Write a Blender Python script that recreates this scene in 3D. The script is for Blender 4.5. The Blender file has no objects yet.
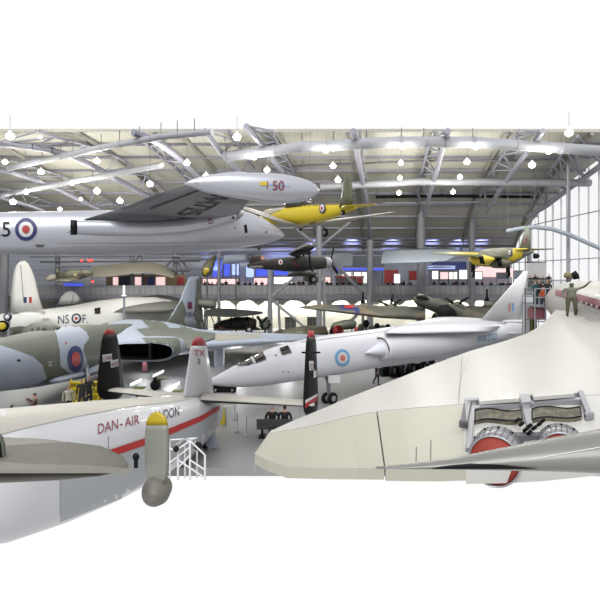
import bpy, bmesh, math, random
from mathutils import Vector, Matrix
from mathutils.bvhtree import BVHTree
from mathutils.geometry import tessellate_polygon
random.seed(7)
COL = bpy.context.scene.collection
F = 500.0; CH = 7.0; HY = 275.0
CAM = Vector((0, 0, CH))

def at(px, py, Y):
    """a world point from where the photograph shows it and its distance"""
    return Vector(((px - 300) / F * Y, Y, CH - (py - HY) / F * Y))

def at_z(px, py, z):
    Y = (CH - z) * F / (py - HY)
    return at(px, py, Y)

# ------------------------------------------------------------------ materials
def lin(c):
    c = c / 255.0
    return c / 12.92 if c <= 0.04045 else ((c + 0.055) / 1.055) ** 2.4

MATS = {}
KA = 0.5      # the light in this hall is strong: paints are given their true, lower reflectance
def mat(name, rgb, rough=0.5, metal=0.0, noise=0.0, scale=3.0, bump=0.0, emit=0.0, coat=0.0, rgb2=None, thr=0.5):
    m = bpy.data.materials.new(name); m.use_nodes = True
    nt = m.node_tree; b = nt.nodes['Principled BSDF']
    c = [lin(v) * KA for v in rgb] + [1]
    b.inputs['Base Color'].default_value = c
    b.inputs['Roughness'].default_value = rough
    b.inputs['Metallic'].default_value = metal
    b.inputs['Coat Weight'].default_value = coat
    tc = nt.nodes.new('ShaderNodeTexCoord')
    nz = nt.nodes.new('ShaderNodeTexNoise'); nz.inputs['Scale'].default_value = scale
    nz.inputs['Detail'].default_value = 4
    nt.links.new(tc.outputs['Object'], nz.inputs['Vector'])
    r = nt.nodes.new('ShaderNodeValToRGB')
    if rgb2:
        r.color_ramp.elements[0].position = thr - 0.012; r.color_ramp.elements[1].position = thr + 0.012
        r.color_ramp.elements[0].color = c; r.color_ramp.elements[1].color = [lin(v) * KA for v in rgb2] + [1]
        nz.inputs['Detail'].default_value = 0.5
        nt.links.new(nz.outputs['Fac'], r.inputs['Fac']); nt.links.new(r.outputs['Color'], b.inputs['Base Color'])
    elif noise > 0:
        r.color_ramp.elements[0].position = 0.3; r.color_ramp.elements[1].position = 0.7
        r.color_ramp.elements[0].color = [v * (1 - noise) for v in c[:3]] + [1]
        r.color_ramp.elements[1].color = [min(1, v * (1 + noise)) for v in c[:3]] + [1]
        nt.links.new(nz.outputs['Fac'], r.inputs['Fac']); nt.links.new(r.outputs['Color'], b.inputs['Base Color'])
    if bump > 0:
        bp = nt.nodes.new('ShaderNodeBump'); bp.inputs['Strength'].default_value = bump; bp.inputs['Distance'].default_value = 0.05
        nt.links.new(nz.outputs['Fac'], bp.inputs['Height']); nt.links.new(bp.outputs['Normal'], b.inputs['Normal'])
    if emit > 0:
        b.inputs['Emission Color'].default_value = [lin(v) for v in rgb] + [1]; b.inputs['Emission Strength'].default_value = emit
    if max(rgb) < 30: b.inputs['Specular IOR Level'].default_value = 0.15
    MATS[name] = m
    return m

def lines_mat(name, rgb, axis, scale, dark=0.8, rough=0.6, noise=0.05, width=0.1, axis2=None, scale2=1.0):
    """panel joints / corrugation laid along an axis of the object"""
    m = mat(name, rgb, rough)
    nt = m.node_tree; b = nt.nodes['Principled BSDF']
    tc = nt.nodes.new('ShaderNodeTexCoord'); sp = nt.nodes.new('ShaderNodeSeparateXYZ')
    nt.links.new(tc.outputs['Object'], sp.inputs[0])
    def stripe(ax, sc):
        mu = nt.nodes.new('ShaderNodeMath'); mu.operation = 'MULTIPLY'; mu.inputs[1].default_value = sc
        nt.links.new(sp.outputs[ax], mu.inputs[0])
        fr = nt.nodes.new('ShaderNodeMath'); fr.operation = 'FRACT'; nt.links.new(mu.outputs[0], fr.inputs[0])
        lt = nt.nodes.new('ShaderNodeMath'); lt.operation = 'LESS_THAN'; lt.inputs[1].default_value = width
        nt.links.new(fr.outputs[0], lt.inputs[0]); return lt
    s = stripe(axis, scale)
    if axis2:
        s2 = stripe(axis2, scale2)
        mx = nt.nodes.new('ShaderNodeMath'); mx.operation = 'MAXIMUM'
        nt.links.new(s.outputs[0], mx.inputs[0]); nt.links.new(s2.outputs[0], mx.inputs[1]); s = mx
    nz = nt.nodes.new('ShaderNodeTexNoise'); nz.inputs['Scale'].default_value = 0.25; nz.inputs['Detail'].default_value = 5
    nt.links.new(tc.outputs['Object'], nz.inputs['Vector'])
    mp = nt.nodes.new('ShaderNodeMapRange'); mp.inputs[1].default_value = 0.3; mp.inputs[2].default_value = 0.7
    mp.inputs[3].default_value = 1 - noise; mp.inputs[4].default_value = 1 + noise
    nt.links.new(nz.outputs['Fac'], mp.inputs[0])
    m2 = nt.nodes.new('ShaderNodeMapRange'); m2.inputs[3].default_value = 1; m2.inputs[4].default_value = dark
    nt.links.new(s.outputs[0], m2.inputs[0])
    mm = nt.nodes.new('ShaderNodeMath'); mm.operation = 'MULTIPLY'
    nt.links.new(mp.outputs[0], mm.inputs[0]); nt.links.new(m2.outputs[0], mm.inputs[1])
    vm = nt.nodes.new('ShaderNodeVectorMath'); vm.operation = 'SCALE'
    vm.inputs[0].default_value = [lin(v) * KA for v in rgb]
    nt.links.new(mm.outputs[0], vm.inputs['Scale']); nt.links.new(vm.outputs[0], b.inputs['Base Color'])
    return m

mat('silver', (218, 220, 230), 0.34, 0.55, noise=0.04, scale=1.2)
mat('silver_shade', (134, 136, 140), 0.5, 0.3, noise=0.05, scale=1.5)  # darker silver for wing undersides: their shade is put into the colour
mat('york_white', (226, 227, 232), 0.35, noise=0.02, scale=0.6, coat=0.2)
mat('york_cream', (214, 210, 200), 0.5, noise=0.03, scale=0.8)
mat('tsr_white', (246, 247, 255), 0.45, noise=0.015, scale=0.6)
mat('white_paint', (250, 250, 252), 0.5, noise=0.02)
mat('boat_white', (250, 250, 246), 0.55, noise=0.03)
mat('boat_grey', (128, 128, 120), 0.6, noise=0.06)
mat('conc_white', (216, 214, 209), 0.38, noise=0.012, scale=0.5, coat=0.15)
mat('conc_cream', (196, 194, 178), 0.45, noise=0.015, scale=0.6)
mat('maroon_stripe', (150, 92, 100), 0.4, noise=0.1)
mat('seam', (120, 118, 110), 0.7)
mat('black', (16, 16, 18), 0.45)
mat('black_matt', (22, 22, 24), 0.8)
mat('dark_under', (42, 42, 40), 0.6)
mat('red', (190, 32, 44), 0.45)
mat('red_stripe', (196, 36, 38), 0.4)
mat('maroon', (140, 22, 50), 0.5)
mat('red_cover', (158, 50, 32), 0.75, noise=0.08)
mat('blue_roundel', (24, 44, 110), 0.5)
mat('navy', (22, 28, 70), 0.5)
mat('pale_blue', (120, 185, 232), 0.5)
mat('pale_red', (222, 130, 118), 0.5)
mat('white_mark', (236, 236, 238), 0.5)
mat('red_mark', (190, 40, 44), 0.5)
mat('yellow', (226, 200, 20), 0.45)
mat('yellow_tip', (205, 178, 20), 0.5)
mat('blade_grey', (148, 150, 140), 0.55, noise=0.06)
mat('cowl_light', (150, 147, 138), 0.55, noise=0.05, scale=1.5)
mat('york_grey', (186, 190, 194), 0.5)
mat('rib', (150, 148, 138), 0.6)
mat('engine_grey', (120, 117, 108), 0.6, noise=0.10, scale=1.5)
mat('wing_grey', (146, 146, 142), 0.35, 0.25, noise=0.08, scale=1.2)
mat('camo_green', (102, 108, 96), 0.55, noise=0.06)
mat('vulcan_grey', (174, 184, 202), 0.5, noise=0.03)
mat('vulcan_under', (190, 198, 210), 0.5, noise=0.04)
mat('lanc_camo', (84, 88, 76), 0.65, rgb2=(116, 104, 86), scale=0.35)
mat('trainer_camo', (96, 98, 70), 0.6, rgb2=(110, 104, 84), scale=0.7)
mat('mossie_camo', (104, 112, 84), 0.6, rgb2=(128, 128, 116), scale=0.5)
mat('lys_dark', (24, 32, 24), 0.75, rgb2=(46, 34, 28), scale=0.9)
mat('dark_fabric', (38, 40, 36), 0.7, noise=0.2)
mat('spit_camo', (110, 112, 92), 0.6, rgb2=(84, 76, 58), scale=0.9)
mat('trainer_silver', (186, 182, 172), 0.45, 0.2, noise=0.05)
mat('glass_dark', (52, 46, 40), 0.12, 0.0, noise=0.15, scale=3, coat=0.6)
mat('steel_bright', (190, 190, 196), 0.32, 0.7, noise=0.12, scale=6)
mat('rail_grey', (170, 172, 178), 0.4, 0.3)
mat('patch_brown', (122, 118, 98), 0.7, rgb2=(96, 90, 74), scale=6)
mat('truss', (158, 158, 172), 0.45, 0.15)
mat('truss_dark', (104, 104, 110), 0.6)
mat('duct', (172, 174, 182), 0.6, 0.1)
mat('column', (150, 152, 160), 0.5)
mat('rubber', (24, 24, 26), 0.7)
mat('tan_panel', (176, 150, 110), 0.6)
mat('beige', (178, 174, 160), 0.5, noise=0.05)
mat('panel_pale', (176, 186, 198), 0.45)
mat('panel_grey', (128, 134, 146), 0.6)
mat('teal', (28, 80, 84), 0.8)
mat('orange', (214, 92, 40), 0.8)
mat('jacket_brown', (104, 78, 70), 0.8)
mat('jacket_black', (26, 26, 30), 0.85)
mat('jacket_maroon', (90, 28, 30), 0.85)
mat('jeans', (34, 36, 50), 0.85)
mat('skin', (200, 152, 126), 0.6)
mat('hair_dark', (36, 28, 24), 0.8)
mat('hair_grey', (150, 146, 142), 0.8)
mat('shoe', (20, 18, 18), 0.6)
mat('khaki', (136, 128, 92), 0.8, rgb2=(150, 118, 104), scale=3)
mat('bench_grey', (74, 78, 78), 0.5)
mat('bulb', (255, 250, 236), 0.5, emit=9)
mat('strip_lit', (255, 255, 250), 0.5, emit=1.2)
mat('screen_blue', (70, 90, 230), 0.5, emit=0.8)
mat('screen_pale', (170, 190, 255), 0.5, emit=1.1)
mat('screen_white', (255, 246, 240), 0.5, emit=1.1)
mat('screen_pink', (250, 214, 214), 0.5, emit=0.9)
mat('lamp_red', (255, 60, 50), 0.5, emit=3)
mat('stand_green', (120, 128, 60), 0.7)
mat('poster_blue', (70, 90, 170), 0.6)
lines_mat('floor_mat', (164, 165, 166), 'X', 0.28, 0.86, 0.42, 0.07, 0.012, 'Y', 0.28)
lines_mat('roof_mat', (202, 200, 187), 'X', 2.2, 0.9, 0.6, 0.08, 0.2)
lines_mat('cladding', (226, 232, 250), 'Z', 1.6, 0.82, 0.6, 0.06, 0.15)
lines_mat('slats', (188, 192, 194), 'X', 1.5, 0.75, 0.6, 0.05, 0.25)
mat('wall_cream', (226, 224, 210), 0.7, noise=0.04)
gm = bpy.data.materials.new('pane_glass'); gm.use_nodes = True; MATS['pane_glass'] = gm
nt = gm.node_tree; nt.nodes.remove(nt.nodes['Principled BSDF'])
o_ = nt.nodes['Material Output']; mx = nt.nodes.new('ShaderNodeMixShader'); tr = nt.nodes.new('ShaderNodeBsdfTransparent')
gl = nt.nodes.new('ShaderNodeBsdfGlossy'); gl.inputs['Roughness'].default_value = 0.05; mx.inputs[0].default_value = 0.05
tr.inputs['Color'].default_value = (0.97, 0.98, 1, 1)
nt.links.new(tr.outputs[0], mx.inputs[1]); nt.links.new(gl.outputs[0], mx.inputs[2]); nt.links.new(mx.outputs[0], o_.inputs[0])

# ------------------------------------------------------------------ objects
def tag(o, label=None, cat=None, group=None, kind=None):
    if label: o['label'] = label
    if cat: o['category'] = cat
    if group: o['group'] = group
    if kind: o['kind'] = kind
    return o

def thing(name, label, cat, loc, group=None):
    o = bpy.data.objects.new(name, None); COL.objects.link(o)
    o.location = loc; o.empty_display_size = 0.3
    bpy.context.view_layer.update()
    return tag(o, label, cat, group)

def wloc(o):
    v = Vector((0, 0, 0))
    while o: v += o.location; o = o.parent
    return v

FONTCACHE = {}
def glyphs(s):
    if s in FONTCACHE: return FONTCACHE[s]
    cu = bpy.data.curves.new('t', 'FONT'); cu.body = s; cu.resolution_u = 4
    ob = bpy.data.objects.new('t', cu); COL.objects.link(ob)
    dg = bpy.context.evaluated_depsgraph_get()
    me = bpy.data.meshes.new_from_object(ob.evaluated_get(dg))
    vs = [(v.co.x, v.co.y) for v in me.vertices]; fs = [tuple(p.vertices) for p in me.polygons]
    bpy.data.objects.remove(ob); bpy.data.meshes.remove(me); bpy.data.curves.remove(cu)
    FONTCACHE[s] = (vs, fs); return vs, fs

class MB:
    def __init__(s): s.v = []; s.f = []; s.m = []; s.sm = []; s.mats = []
    def mi(s, m):
        if m not in s.mats: s.mats.append(m)
        return s.mats.index(m)
    def add(s, vs, fs, m, smooth=False):
        b = len(s.v); s.v += [Vector(v) for v in vs]; k = s.mi(m)
        for f in fs: s.f.append([b + i for i in f]); s.m.append(k); s.sm.append(smooth)
        return s
    def box(s, c, d, m, rz=0):
        c = Vector(c); hx, hy, hz = d[0] / 2, d[1] / 2, d[2] / 2
        R = Matrix.Rotation(rz, 3, 'Z')
        vs = [c + R @ Vector((x * hx, y * hy, z * hz)) for x in (-1, 1) for y in (-1, 1) for z in (-1, 1)]
        return s.add(vs, [(0, 1, 3, 2), (4, 6, 7, 5), (0, 4, 5, 1), (2, 3, 7, 6), (0, 2, 6, 4), (1, 5, 7, 3)], m)
    def bar(s, p, q, r, m, n=8, r2=None):
        p = Vector(p); q = Vector(q); a = (q - p)
        if a.length < 1e-6: return s
        a.normalize(); u = a.orthogonal().normalized(); w = a.cross(u); r2 = r if r2 is None else r2
        off = math.pi / 4 if n == 4 else 0
        vs = [p + (u * math.cos(t) + w * math.sin(t)) * r for t in [2 * math.pi * i / n + off for i in range(n)]]
        vs += [q + (u * math.cos(t) + w * math.sin(t)) * r2 for t in [2 * math.pi * i / n + off for i in range(n)]]
        fs = [(i, (i + 1) % n, n + (i + 1) % n, n + i) for i in range(n)]
        s.add(vs, fs, m, n > 5); return s.add(vs, [tuple(range(n))[::-1], tuple(range(n, 2 * n))], m)
    def path(s, pts, r, m, n=8):
        for a, b in zip(pts, pts[1:]): s.bar(a, b, r, m, n)
        return s
    def loft(s, st, m, n=32, ex=2.0, cap=True, under=None):
        """st: (centre, half width, half height) rings facing along the line of centres"""
        cs = [Vector(a[0]) for a in st]; vs = []
        for i, (c, w, h) in enumerate(st):
            t = (cs[min(i + 1, len(cs) - 1)] - cs[max(i - 1, 0)]); t.normalize()
            side = t.cross(Vector((0, 0, 1)))
            if side.length < 1e-3: side = Vector((1, 0, 0))
            side.normalize(); up = side.cross(t)
            for k in range(n):
                a = 2 * math.pi * k / n; ca, sa = math.cos(a), math.sin(a)
                x = math.copysign(abs(ca) ** (2 / ex), ca); z = math.copysign(abs(sa) ** (2 / ex), sa)
                vs.append(cs[i] + side * x * w + up * z * h)
        top, bot = [], []
        for i in range(len(st) - 1):
            for k in range(n):
                f = (i * n + k, i * n + (k + 1) % n, (i + 1) * n + (k + 1) % n, (i + 1) * n + k)
                (bot if under and under[0] * n <= k < under[1] * n else top).append(f)
        caps = [tuple(range(n)), tuple(range((len(st) - 1) * n, len(st) * n))[::-1]] if cap else []
        b = len(s.v); s.add(vs, top + caps, m, True)
        if bot:
            k = s.mi(under[2])
            for f in bot: s.f.append([b + i for i in f]); s.m.append(k); s.sm.append(True)
        return s
    def wing(s, secs, m, under=None, up=None, nx=None):
        """secs: (leading edge point, trailing edge point, thickness), root to tip"""
        xs = [1, .8, .6, .4, .25, .12, .04, 0]; ts = [.03, .5, .85, 1, .95, .75, .4, 0]
        sp = secs[-1][0] - secs[0][0]; ch = secs[0][1] - secs[0][0]
        if up is None:
            up = sp.cross(ch); up.normalize()
            if up.z < 0: up = -up
        vs = []; n = len(xs) * 2 - 2
        for le, te, th in secs:
            for x, t in zip(xs, ts): vs.append(le + (te - le) * x + up * th * t / 2)
            for x, t in list(zip(xs, ts))[-2:0:-1]: vs.append(le + (te - le) * x - up * th * t / 2)
        tf, bf = [], []; L = len(xs)
        for i in range(len(secs) - 1):
            for k in range(n):
                f = (i * n + k, i * n + (k + 1) % n, (i + 1) * n + (k + 1) % n, (i + 1) * n + k)
                (tf if k < L - 1 else bf).append(f)
        b = len(s.v); s.add(vs, tf + [tuple(range(n)), tuple(range((len(secs) - 1) * n, len(secs) * n))[::-1]], m, True)
        kk = s.mi(under or m)
        for f in bf: s.f.append([b + i for i in f]); s.m.append(kk); s.sm.append(True)
        return s
    def lathe(s, c, ax, prof, m, n=24):
        """prof: (distance along the axis, radius)"""
        c = Vector(c); ax = Vector(ax).normalized(); u = ax.orthogonal().normalized(); w = ax.cross(u); vs = []
        for h, r in prof:
            for k in range(n):
                a = 2 * math.pi * k / n; vs.append(c + ax * h + (u * math.cos(a) + w * math.sin(a)) * r)
        fs = [(i * n + k, i * n + (k + 1) % n, (i + 1) * n + (k + 1) % n, (i + 1) * n + k) for i in range(len(prof) - 1) for k in range(n)]
        s.add(vs, fs, m, True); return s.add(vs, [tuple(range(n)), tuple(range((len(prof) - 1) * n, len(prof) * n))[::-1]], m)
    def wheel(s, c, ax, r, w, hub='rail_grey'):
        s.lathe(c, ax, [(-w / 2, r * .6), (-w / 2, r * .85), (-w * .3, r), (w * .3, r), (w / 2, r * .85), (w / 2, r * .6)], 'rubber')
        return s.lathe(c, ax, [(-w * .55, r * .2), (-w * .53, r * .5), (w * .53, r * .5), (w * .55, r * .2)], hub, 16)
    def ball(s, c, r, m, sc=(1, 1, 1), n=12):
        c = Vector(c); prof = []; vs = []
        for i in range(n // 2 + 1):
            a = math.pi * i / (n // 2)
            for k in range(n):
                b = 2 * math.pi * k / n; rr = max(math.sin(a), 0.02)
                vs.append(c + Vector((rr * math.cos(b) * r * sc[0], rr * math.sin(b) * r * sc[1], math.cos(a) * r * sc[2])))
        fs = [(i * n + k, i * n + (k + 1) % n, (i + 1) * n + (k + 1) % n, (i + 1) * n + k) for i in range(n // 2) for k in range(n)]
        return s.add(vs, fs, m, True)
    def slab(s, grid, th, m, under=None, smooth=True):
        """grid of top-surface points; the underside lies th below"""
        R, C = len(grid), len(grid[0]); g = lambda i, j: i * C + j
        top = [p for r in grid for p in r]; bot = [p - Vector((0, 0, th if not callable(th) else th(p))) for p in top]; N = R * C
        tf = [(g(i, j), g(i, j + 1), g(i + 1, j + 1), g(i + 1, j)) for i in range(R - 1) for j in range(C - 1)]
        s.add(top, tf, m, smooth)
        s.add(bot, [f[::-1] for f in tf], under or m, smooth)
        loop = [g(0, j) for j in range(C)] + [g(i, C - 1) for i in range(1, R)] + [g(R - 1, j) for j in range(C - 2, -1, -1)] + [g(i, 0) for i in range(R - 2, 0, -1)]
        return s.add(top + bot, [(a, a + N, b + N, b) for a, b in zip(loop, loop[1:] + loop[:1])], m)
    def bvh(s): return BVHTree.FromPolygons(s.v, s.f)
    def _proj(s, pts, fs, m, off, edge):
        tree = s._tree if getattr(s, '_tree', None) else s.bvh()
        bm = bmesh.new(); vv = [bm.verts.new((x, y, 0)) for x, y in pts]
        for f in fs:
            try: bm.faces.new([vv[i] for i in f])
            except ValueError: pass
        bmesh.ops.triangulate(bm, faces=bm.faces[:])
        for _ in range(6):
            es = [e for e in bm.edges if e.calc_length() > edge]
            if not es: break
            bmesh.ops.subdivide_edges(bm, edges=es, cuts=1)
            bmesh.ops.triangulate(bm, faces=bm.faces[:])
        bm.verts.ensure_lookup_table(); out = []; ok = []
        for v in bm.verts:
            d = at(v.co.x, v.co.y, 1.0) - CAM; d.normalize()
            h, nrm, idx, dist = tree.ray_cast(CAM, d)
            if h is None: out.append(Vector((0, 0, 0))); ok.append(False); continue
            if nrm.dot(d) > 0: nrm = -nrm
            out.append(h + nrm * off - d * off * .5); ok.append(True)
        f2 = [[v.index for v in f.verts] for f in bm.faces if all(ok[v.index] for v in f.verts)]
        bm.free(); s.add(out, f2, m, True); return s
    def freeze(s): s._tree = s.bvh(); return s
    def paint(s, poly, m, off=0.02, edge=4):
        n = len(poly); p3 = [Vector((x, y, 0)) for x, y in poly]
        return s._proj(poly, tessellate_polygon([p3]), m, off, edge)
    def disc(s, c, rx, ry, m, off=0.02, edge=5):
        return s.paint([(c[0] + rx * math.cos(a), c[1] + ry * math.sin(a)) for a in [2 * math.pi * i / 28 for i in range(28)]], m, off, edge)
    def roundel(s, c, rx, ry, cols, off=0.02):
        for k, (f, m) in enumerate(cols): s.disc(c, rx * f, ry * f, m, off * (1 + k * .8))
        return s
    def text(s, t, o, u, v, m, off=0.03):
        vs, fs = glyphs(t)
        return s._proj([(o[0] + x * u[0] + y * v[0], o[1] + x * u[1] + y * v[1]) for x, y in vs], fs, m, off, 5)
    def build(s, name, parent=None, label=None, kind=None):
        org = wloc(parent) if parent else Vector((0, 0, 0))
        me = bpy.data.meshes.new(name)
        me.from_pydata([v - org for v in s.v], [], s.f)
        for m in s.mats: me.materials.append(MATS[m])
        me.polygons.foreach_set('material_index', s.m); me.polygons.foreach_set('use_smooth', s.sm)
        bm = bmesh.new(); bm.from_mesh(me); 
        bmesh.ops.recalc_face_normals(bm, faces=bm.faces[:]); bm.to_mesh(me); bm.free(); me.update()
        o = bpy.data.objects.new(name, me); COL.objects.link(o)
        if parent: o.parent = parent
        if label: o['label'] = label
        if kind: o['kind'] = kind
        return o
    def solo(s, name, label, cat, group=None):
        """a thing made of one mesh, its origin at its base"""
        lo = Vector((sum(v.x for v in s.v) / len(s.v), sum(v.y for v in s.v) / len(s.v), min(v.z for v in s.v)))
        s.v = [v - lo for v in s.v]; o = s.build(name); o.location = lo
        return tag(o, label, cat, group)

def pst(rows, depth, wf=1.0):
    """rings from (px, top, bottom): where the photo shows the hull's outline at that distance"""
    out = []
    for r in rows:
        px, t, b = r[:3]; Y = depth(px); h = (b - t) / 2 * Y / F
        out.append((at(px, (t + b) / 2, Y), h * (r[3] if len(r) > 3 else wf), h))
    return out

def lerp(a, b, t): return a + (b - a) * t
def pw(x, tab):
    if x <= tab[0][0]: return tab[0][1]
    for (x0, y0), (x1, y1) in zip(tab, tab[1:]):
        if x <= x1: return lerp(y0, y1, (x - x0) / (x1 - x0))
    return tab[-1][1]

def copy_tree(o, label=None, group=None, parent=None):
    c = o.copy(); COL.objects.link(c)
    if parent: c.parent = parent
    if label: c['label'] = label
    if group: c['group'] = group
    for ch in list(o.children): copy_tree(ch, parent=c)
    return c
RB = [(1, 'blue_roundel'), (.66, 'white_mark'), (.34, 'red_mark')]
# ================================================================== THE SETTING
def roof_z(Y): return 18.6 - 8.1 * (max(Y - 38, 0) / 28) ** 2
def skin_Y(py):
    """distance at which the vault of the roof is seen at this height"""
    lo, hi = 40.0, 66.0
    for _ in range(40):
        m = (lo + hi) / 2
        if HY - (roof_z(m) - CH) * F / m > py: hi = m
        else: lo = m
    return (lo + hi) / 2
def rp(px, py, k=0.95): return at(px, py, skin_Y(py) * k)

XL, XR, YB = -60.0, 28.0, 66.0
mb = MB()
mb.slab([[Vector((x, y, 0)) for x in (XL, -30, 0, 30)] for y in (18.15, 30, 45, YB + .3)], 0.3, 'floor_mat', smooth=False)
mb.build('floor', kind='structure')
mb = MB(); ys = [40.35 + (YB - 40.35) * i / 24 for i in range(25)]
mb.slab([[Vector((x, y, roof_z(y) + .25)) for x in (XL, -30, 0, XR)] for y in ys], 0.25, 'roof_mat')
mb.build('ceiling', kind='structure')
mb = MB(); mb.box(((XL + XR) / 2, YB + .15, 2.0), (XR - XL, .3, 4.0), 'wall_cream'); mb.build('wall_back_lower', kind='structure')
mb = MB(); mb.box(((XL + XR) / 2, YB + .15, 7.4), (XR - XL, .3, 6.7), 'cladding'); mb.build('wall_back', kind='structure')
mb = MB(); mb.box((XL, 42, 7), (.3, 48, 14), 'cladding'); mb.build('wall_left', kind='structure')
# roof ribs and purlins of the skin
for i, y in enumerate([43, 46, 49, 51.5, 54, 56.5, 59, 61.5, 63.7]):
    mb = MB(); mb.box(((XL + XR) / 2, y, roof_z(y) - .12), (XR - XL, .14, .24), 'truss'); mb.build('trim_%d' % (i + 1), kind='structure')
ribs = [(-51, 0), (-42, 0), (-33.5, 0), (-25, 0), (-17, 0), (-9, 0), (-3.2, .0), (3.6, 0), (9.6, 0), (16.5, 0)]
for i, (x, s) in enumerate(ribs):
    mb = MB(); pts = [Vector((x + .176 * y, y, roof_z(y) - .12)) for y in ys[::2]]
    for a, b in zip(pts, pts[1:]): mb.bar(a, b, .22, 'rib', 4)
    mb.build('trim_%d' % (i + 20), kind='structure')

# gable of glass at the right hand end
prof = [(40.6 + (65.8 - 40.6) * i / 12) for i in range(13)]
mb = MB(); P = [Vector((XR, y, roof_z(y) - .1)) for y in prof]
for y, p in zip(prof, P): pass
vs = []
for y, p in zip(prof, P): vs += [Vector((XR, y, 0.2)), p]
mb.add(vs, [(2 * i, 2 * i + 2, 2 * i + 3, 2 * i + 1) for i in range(12)], 'pane_glass'); 
win = mb.build('window_1', kind='structure')
mb = MB()
for i, y in enumerate([41.5, 43.2, 44.9, 46.6, 48.3, 50, 51.7, 53.4, 55.1, 56.8, 58.5, 60.2, 61.9, 63.6, 65.3]):
    mb.box((XR - .1, y, roof_z(y) / 2), (.14, .05 if i % 3 else .16, roof_z(y) - .2), 'white_paint')
for z in (5.2, 8.6, 13):
    y1 = max([y for y in prof if roof_z(y) > z + .2]); mb.box((XR - .1, (40.6 + y1) / 2, z), (.12, y1 - 40.6, .08), 'truss')
mb.build('mullion', win, kind='structure')

def truss(low, high, rl, rh, kl=.93, kh=.97, n=10, label='', mat_='truss', group=None, cat='roof truss'):
    """curved lattice girder: two chords and the webs between them"""
    def samp(pl, n):
        L = [0]
        for a, b in zip(pl, pl[1:]): L.append(L[-1] + math.hypot(b[0] - a[0], b[1] - a[1]))
        out = []
        for i in range(n + 1):
            d = L[-1] * i / n; out.append((pw(d, list(zip(L, [p[0] for p in pl]))), pw(d, list(zip(L, [p[1] for p in pl])))))
        return out
    rl *= .78; rh *= .8
    A = [rp(x, y, kl) for x, y in samp(low, n)]; t = thing('roof_truss', label, cat, A[-1].copy(), group)
    mb = MB(); mb.path(A, rl, mat_); mb.build('lower_chord', t)
    if high:
        B = [rp(x, y, kh) for x, y in samp(high, n)]
        mb = MB(); mb.path(B, rh, mat_); mb.build('upper_chord', t)
        mb = MB()
        for i in range(n):
            mb.bar(A[i], B[i], rh * .7, mat_, 6) if i % 2 == 0 else None
            mb.bar(A[i], B[i + 1], rh * .7, mat_, 6) if i % 2 == 0 else mb.bar(A[i + 1], B[i], rh * .7, mat_, 6)
        mb.build('web', t)
truss([(353, 131), (357, 152), (362.5, 180), (367.5, 208), (370, 240)], [(360, 131), (364, 165), (367, 200), (371, 236)], .3, .13, n=12, label='steel roof truss rising from the column behind the yellow trainer tail')
truss([(448, 131), (440, 160), (431, 190), (424, 216)], [(434, 131), (426, 155), (420, 180), (417, 202)], .28, .16, n=8, label='steel roof truss meeting the tall column in the middle of the hall')
truss([(543, 131), (517, 165), (500, 190), (487, 211)], [(519, 131), (506, 150), (492, 172), (480, 196)], .28, .16, n=8, label='steel roof truss between the middle column and the glass gable')
truss([(603, 164), (585, 177), (567, 190), (545, 207), (527, 217)], [(578, 136), (563, 152), (548, 174), (532, 196)], .34, .16, n=8, label='heavy steel gable truss along the top of the glass wall')
truss([(246, 126), (251, 132), (266, 150), (282, 173)], [(272, 131), (280, 148), (290, 165), (297, 180)], .32, .15, n=5, label='steel roof truss above the numbered silver tip tank')
truss([(205, 131), (219, 150), (242, 174)], [(230, 131), (240, 148), (254, 168)], .3, .15, n=4, label='steel roof truss above the root of the silver tip tank')
truss([(133, 132.5), (141, 134), (165, 146), (183, 162), (205, 184)], [(141, 139), (156, 152), (176, 168), (190, 182)], .36, .2, n=6, label='broad bowed steel truss above the silver jet wing')
truss([(-6, 144), (28, 146), (55, 151), (75, 157), (100, 170), (127, 185), (156, 201)], [(40, 131), (54, 137), (76, 142), (100, 150), (124, 160), (150, 178), (172, 196)], .36, .14, n=9, label='long bowed steel truss crossing the upper left roof')
truss([(-6, 169), (12, 172), (32, 178), (60, 190), (104, 212)], [(10, 160), (36, 168), (62, 176), (92, 190), (126, 210)], .33, .13, n=7, label='bowed steel truss lower in the left roof above the roundel')
truss([(-6, 196), (22, 203), (44, 211)], [(0, 188), (28, 194), (60, 207)], .3, .12, n=3, label='short visible end of the lowest steel truss at far left')
# long tubes and ducts under the roof
def tube(name, pts, r, label, cat, m='duct', k=.9, group=None):
    mb = MB(); P = [rp(x, y, k) for x, y in pts]; mb.path(P, r, m, 14)
    for p in P[1:-1]: mb.ball(p, r, m)
    for a, b in zip(P, P[1:]):
        for f in (.02, .34, .67):
            q = a.lerp(b, f); mb.bar(q - (b - a).normalized() * .12, q + (b - a).normalized() * .12, r * 1.12, m, 14)
            mb.bar(q, Vector((q.x, q.y, q.z + 1.1)), .03, 'truss_dark', 4)
    return mb.solo(name, label, cat, group)
tube('air_duct', [(225, 157), (300, 147), (400, 142), (470, 142), (604, 151)], .42, 'thick round grey air duct running right across the roof', 'duct')
tube('air_duct', [(320, 187), (420, 181.5), (590, 183)], .36, 'second round grey air duct lower down behind the trusses', 'duct', k=.93)
tube('air_duct', [(-4, 196), (60, 184), (162, 165)], .26, 'thin grey duct ending in a bright cap above the silver wing', 'duct')
tube('air_duct', [(8, 168), (60, 157), (100, 148), (160, 137), (212, 132)], .25, 'grey duct with hangers in the upper left roof', 'duct')
tube('service_pipe', [(262, 171), (300, 166), (420, 161), (560, 160)], .1, 'thin service pipe between the two big round ducts', 'pipe', m='truss_dark', k=.97)
tube('service_pipe', [(376, 197), (440, 196), (536, 197)], .16, 'dark cable tray just under the lower round duct', 'pipe', m='black_matt', k=.97)
tube('service_pipe', [(383, 203), (480, 202)], .1, 'pale thin pipe below the dark cable tray', 'pipe', k=.97)
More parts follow.
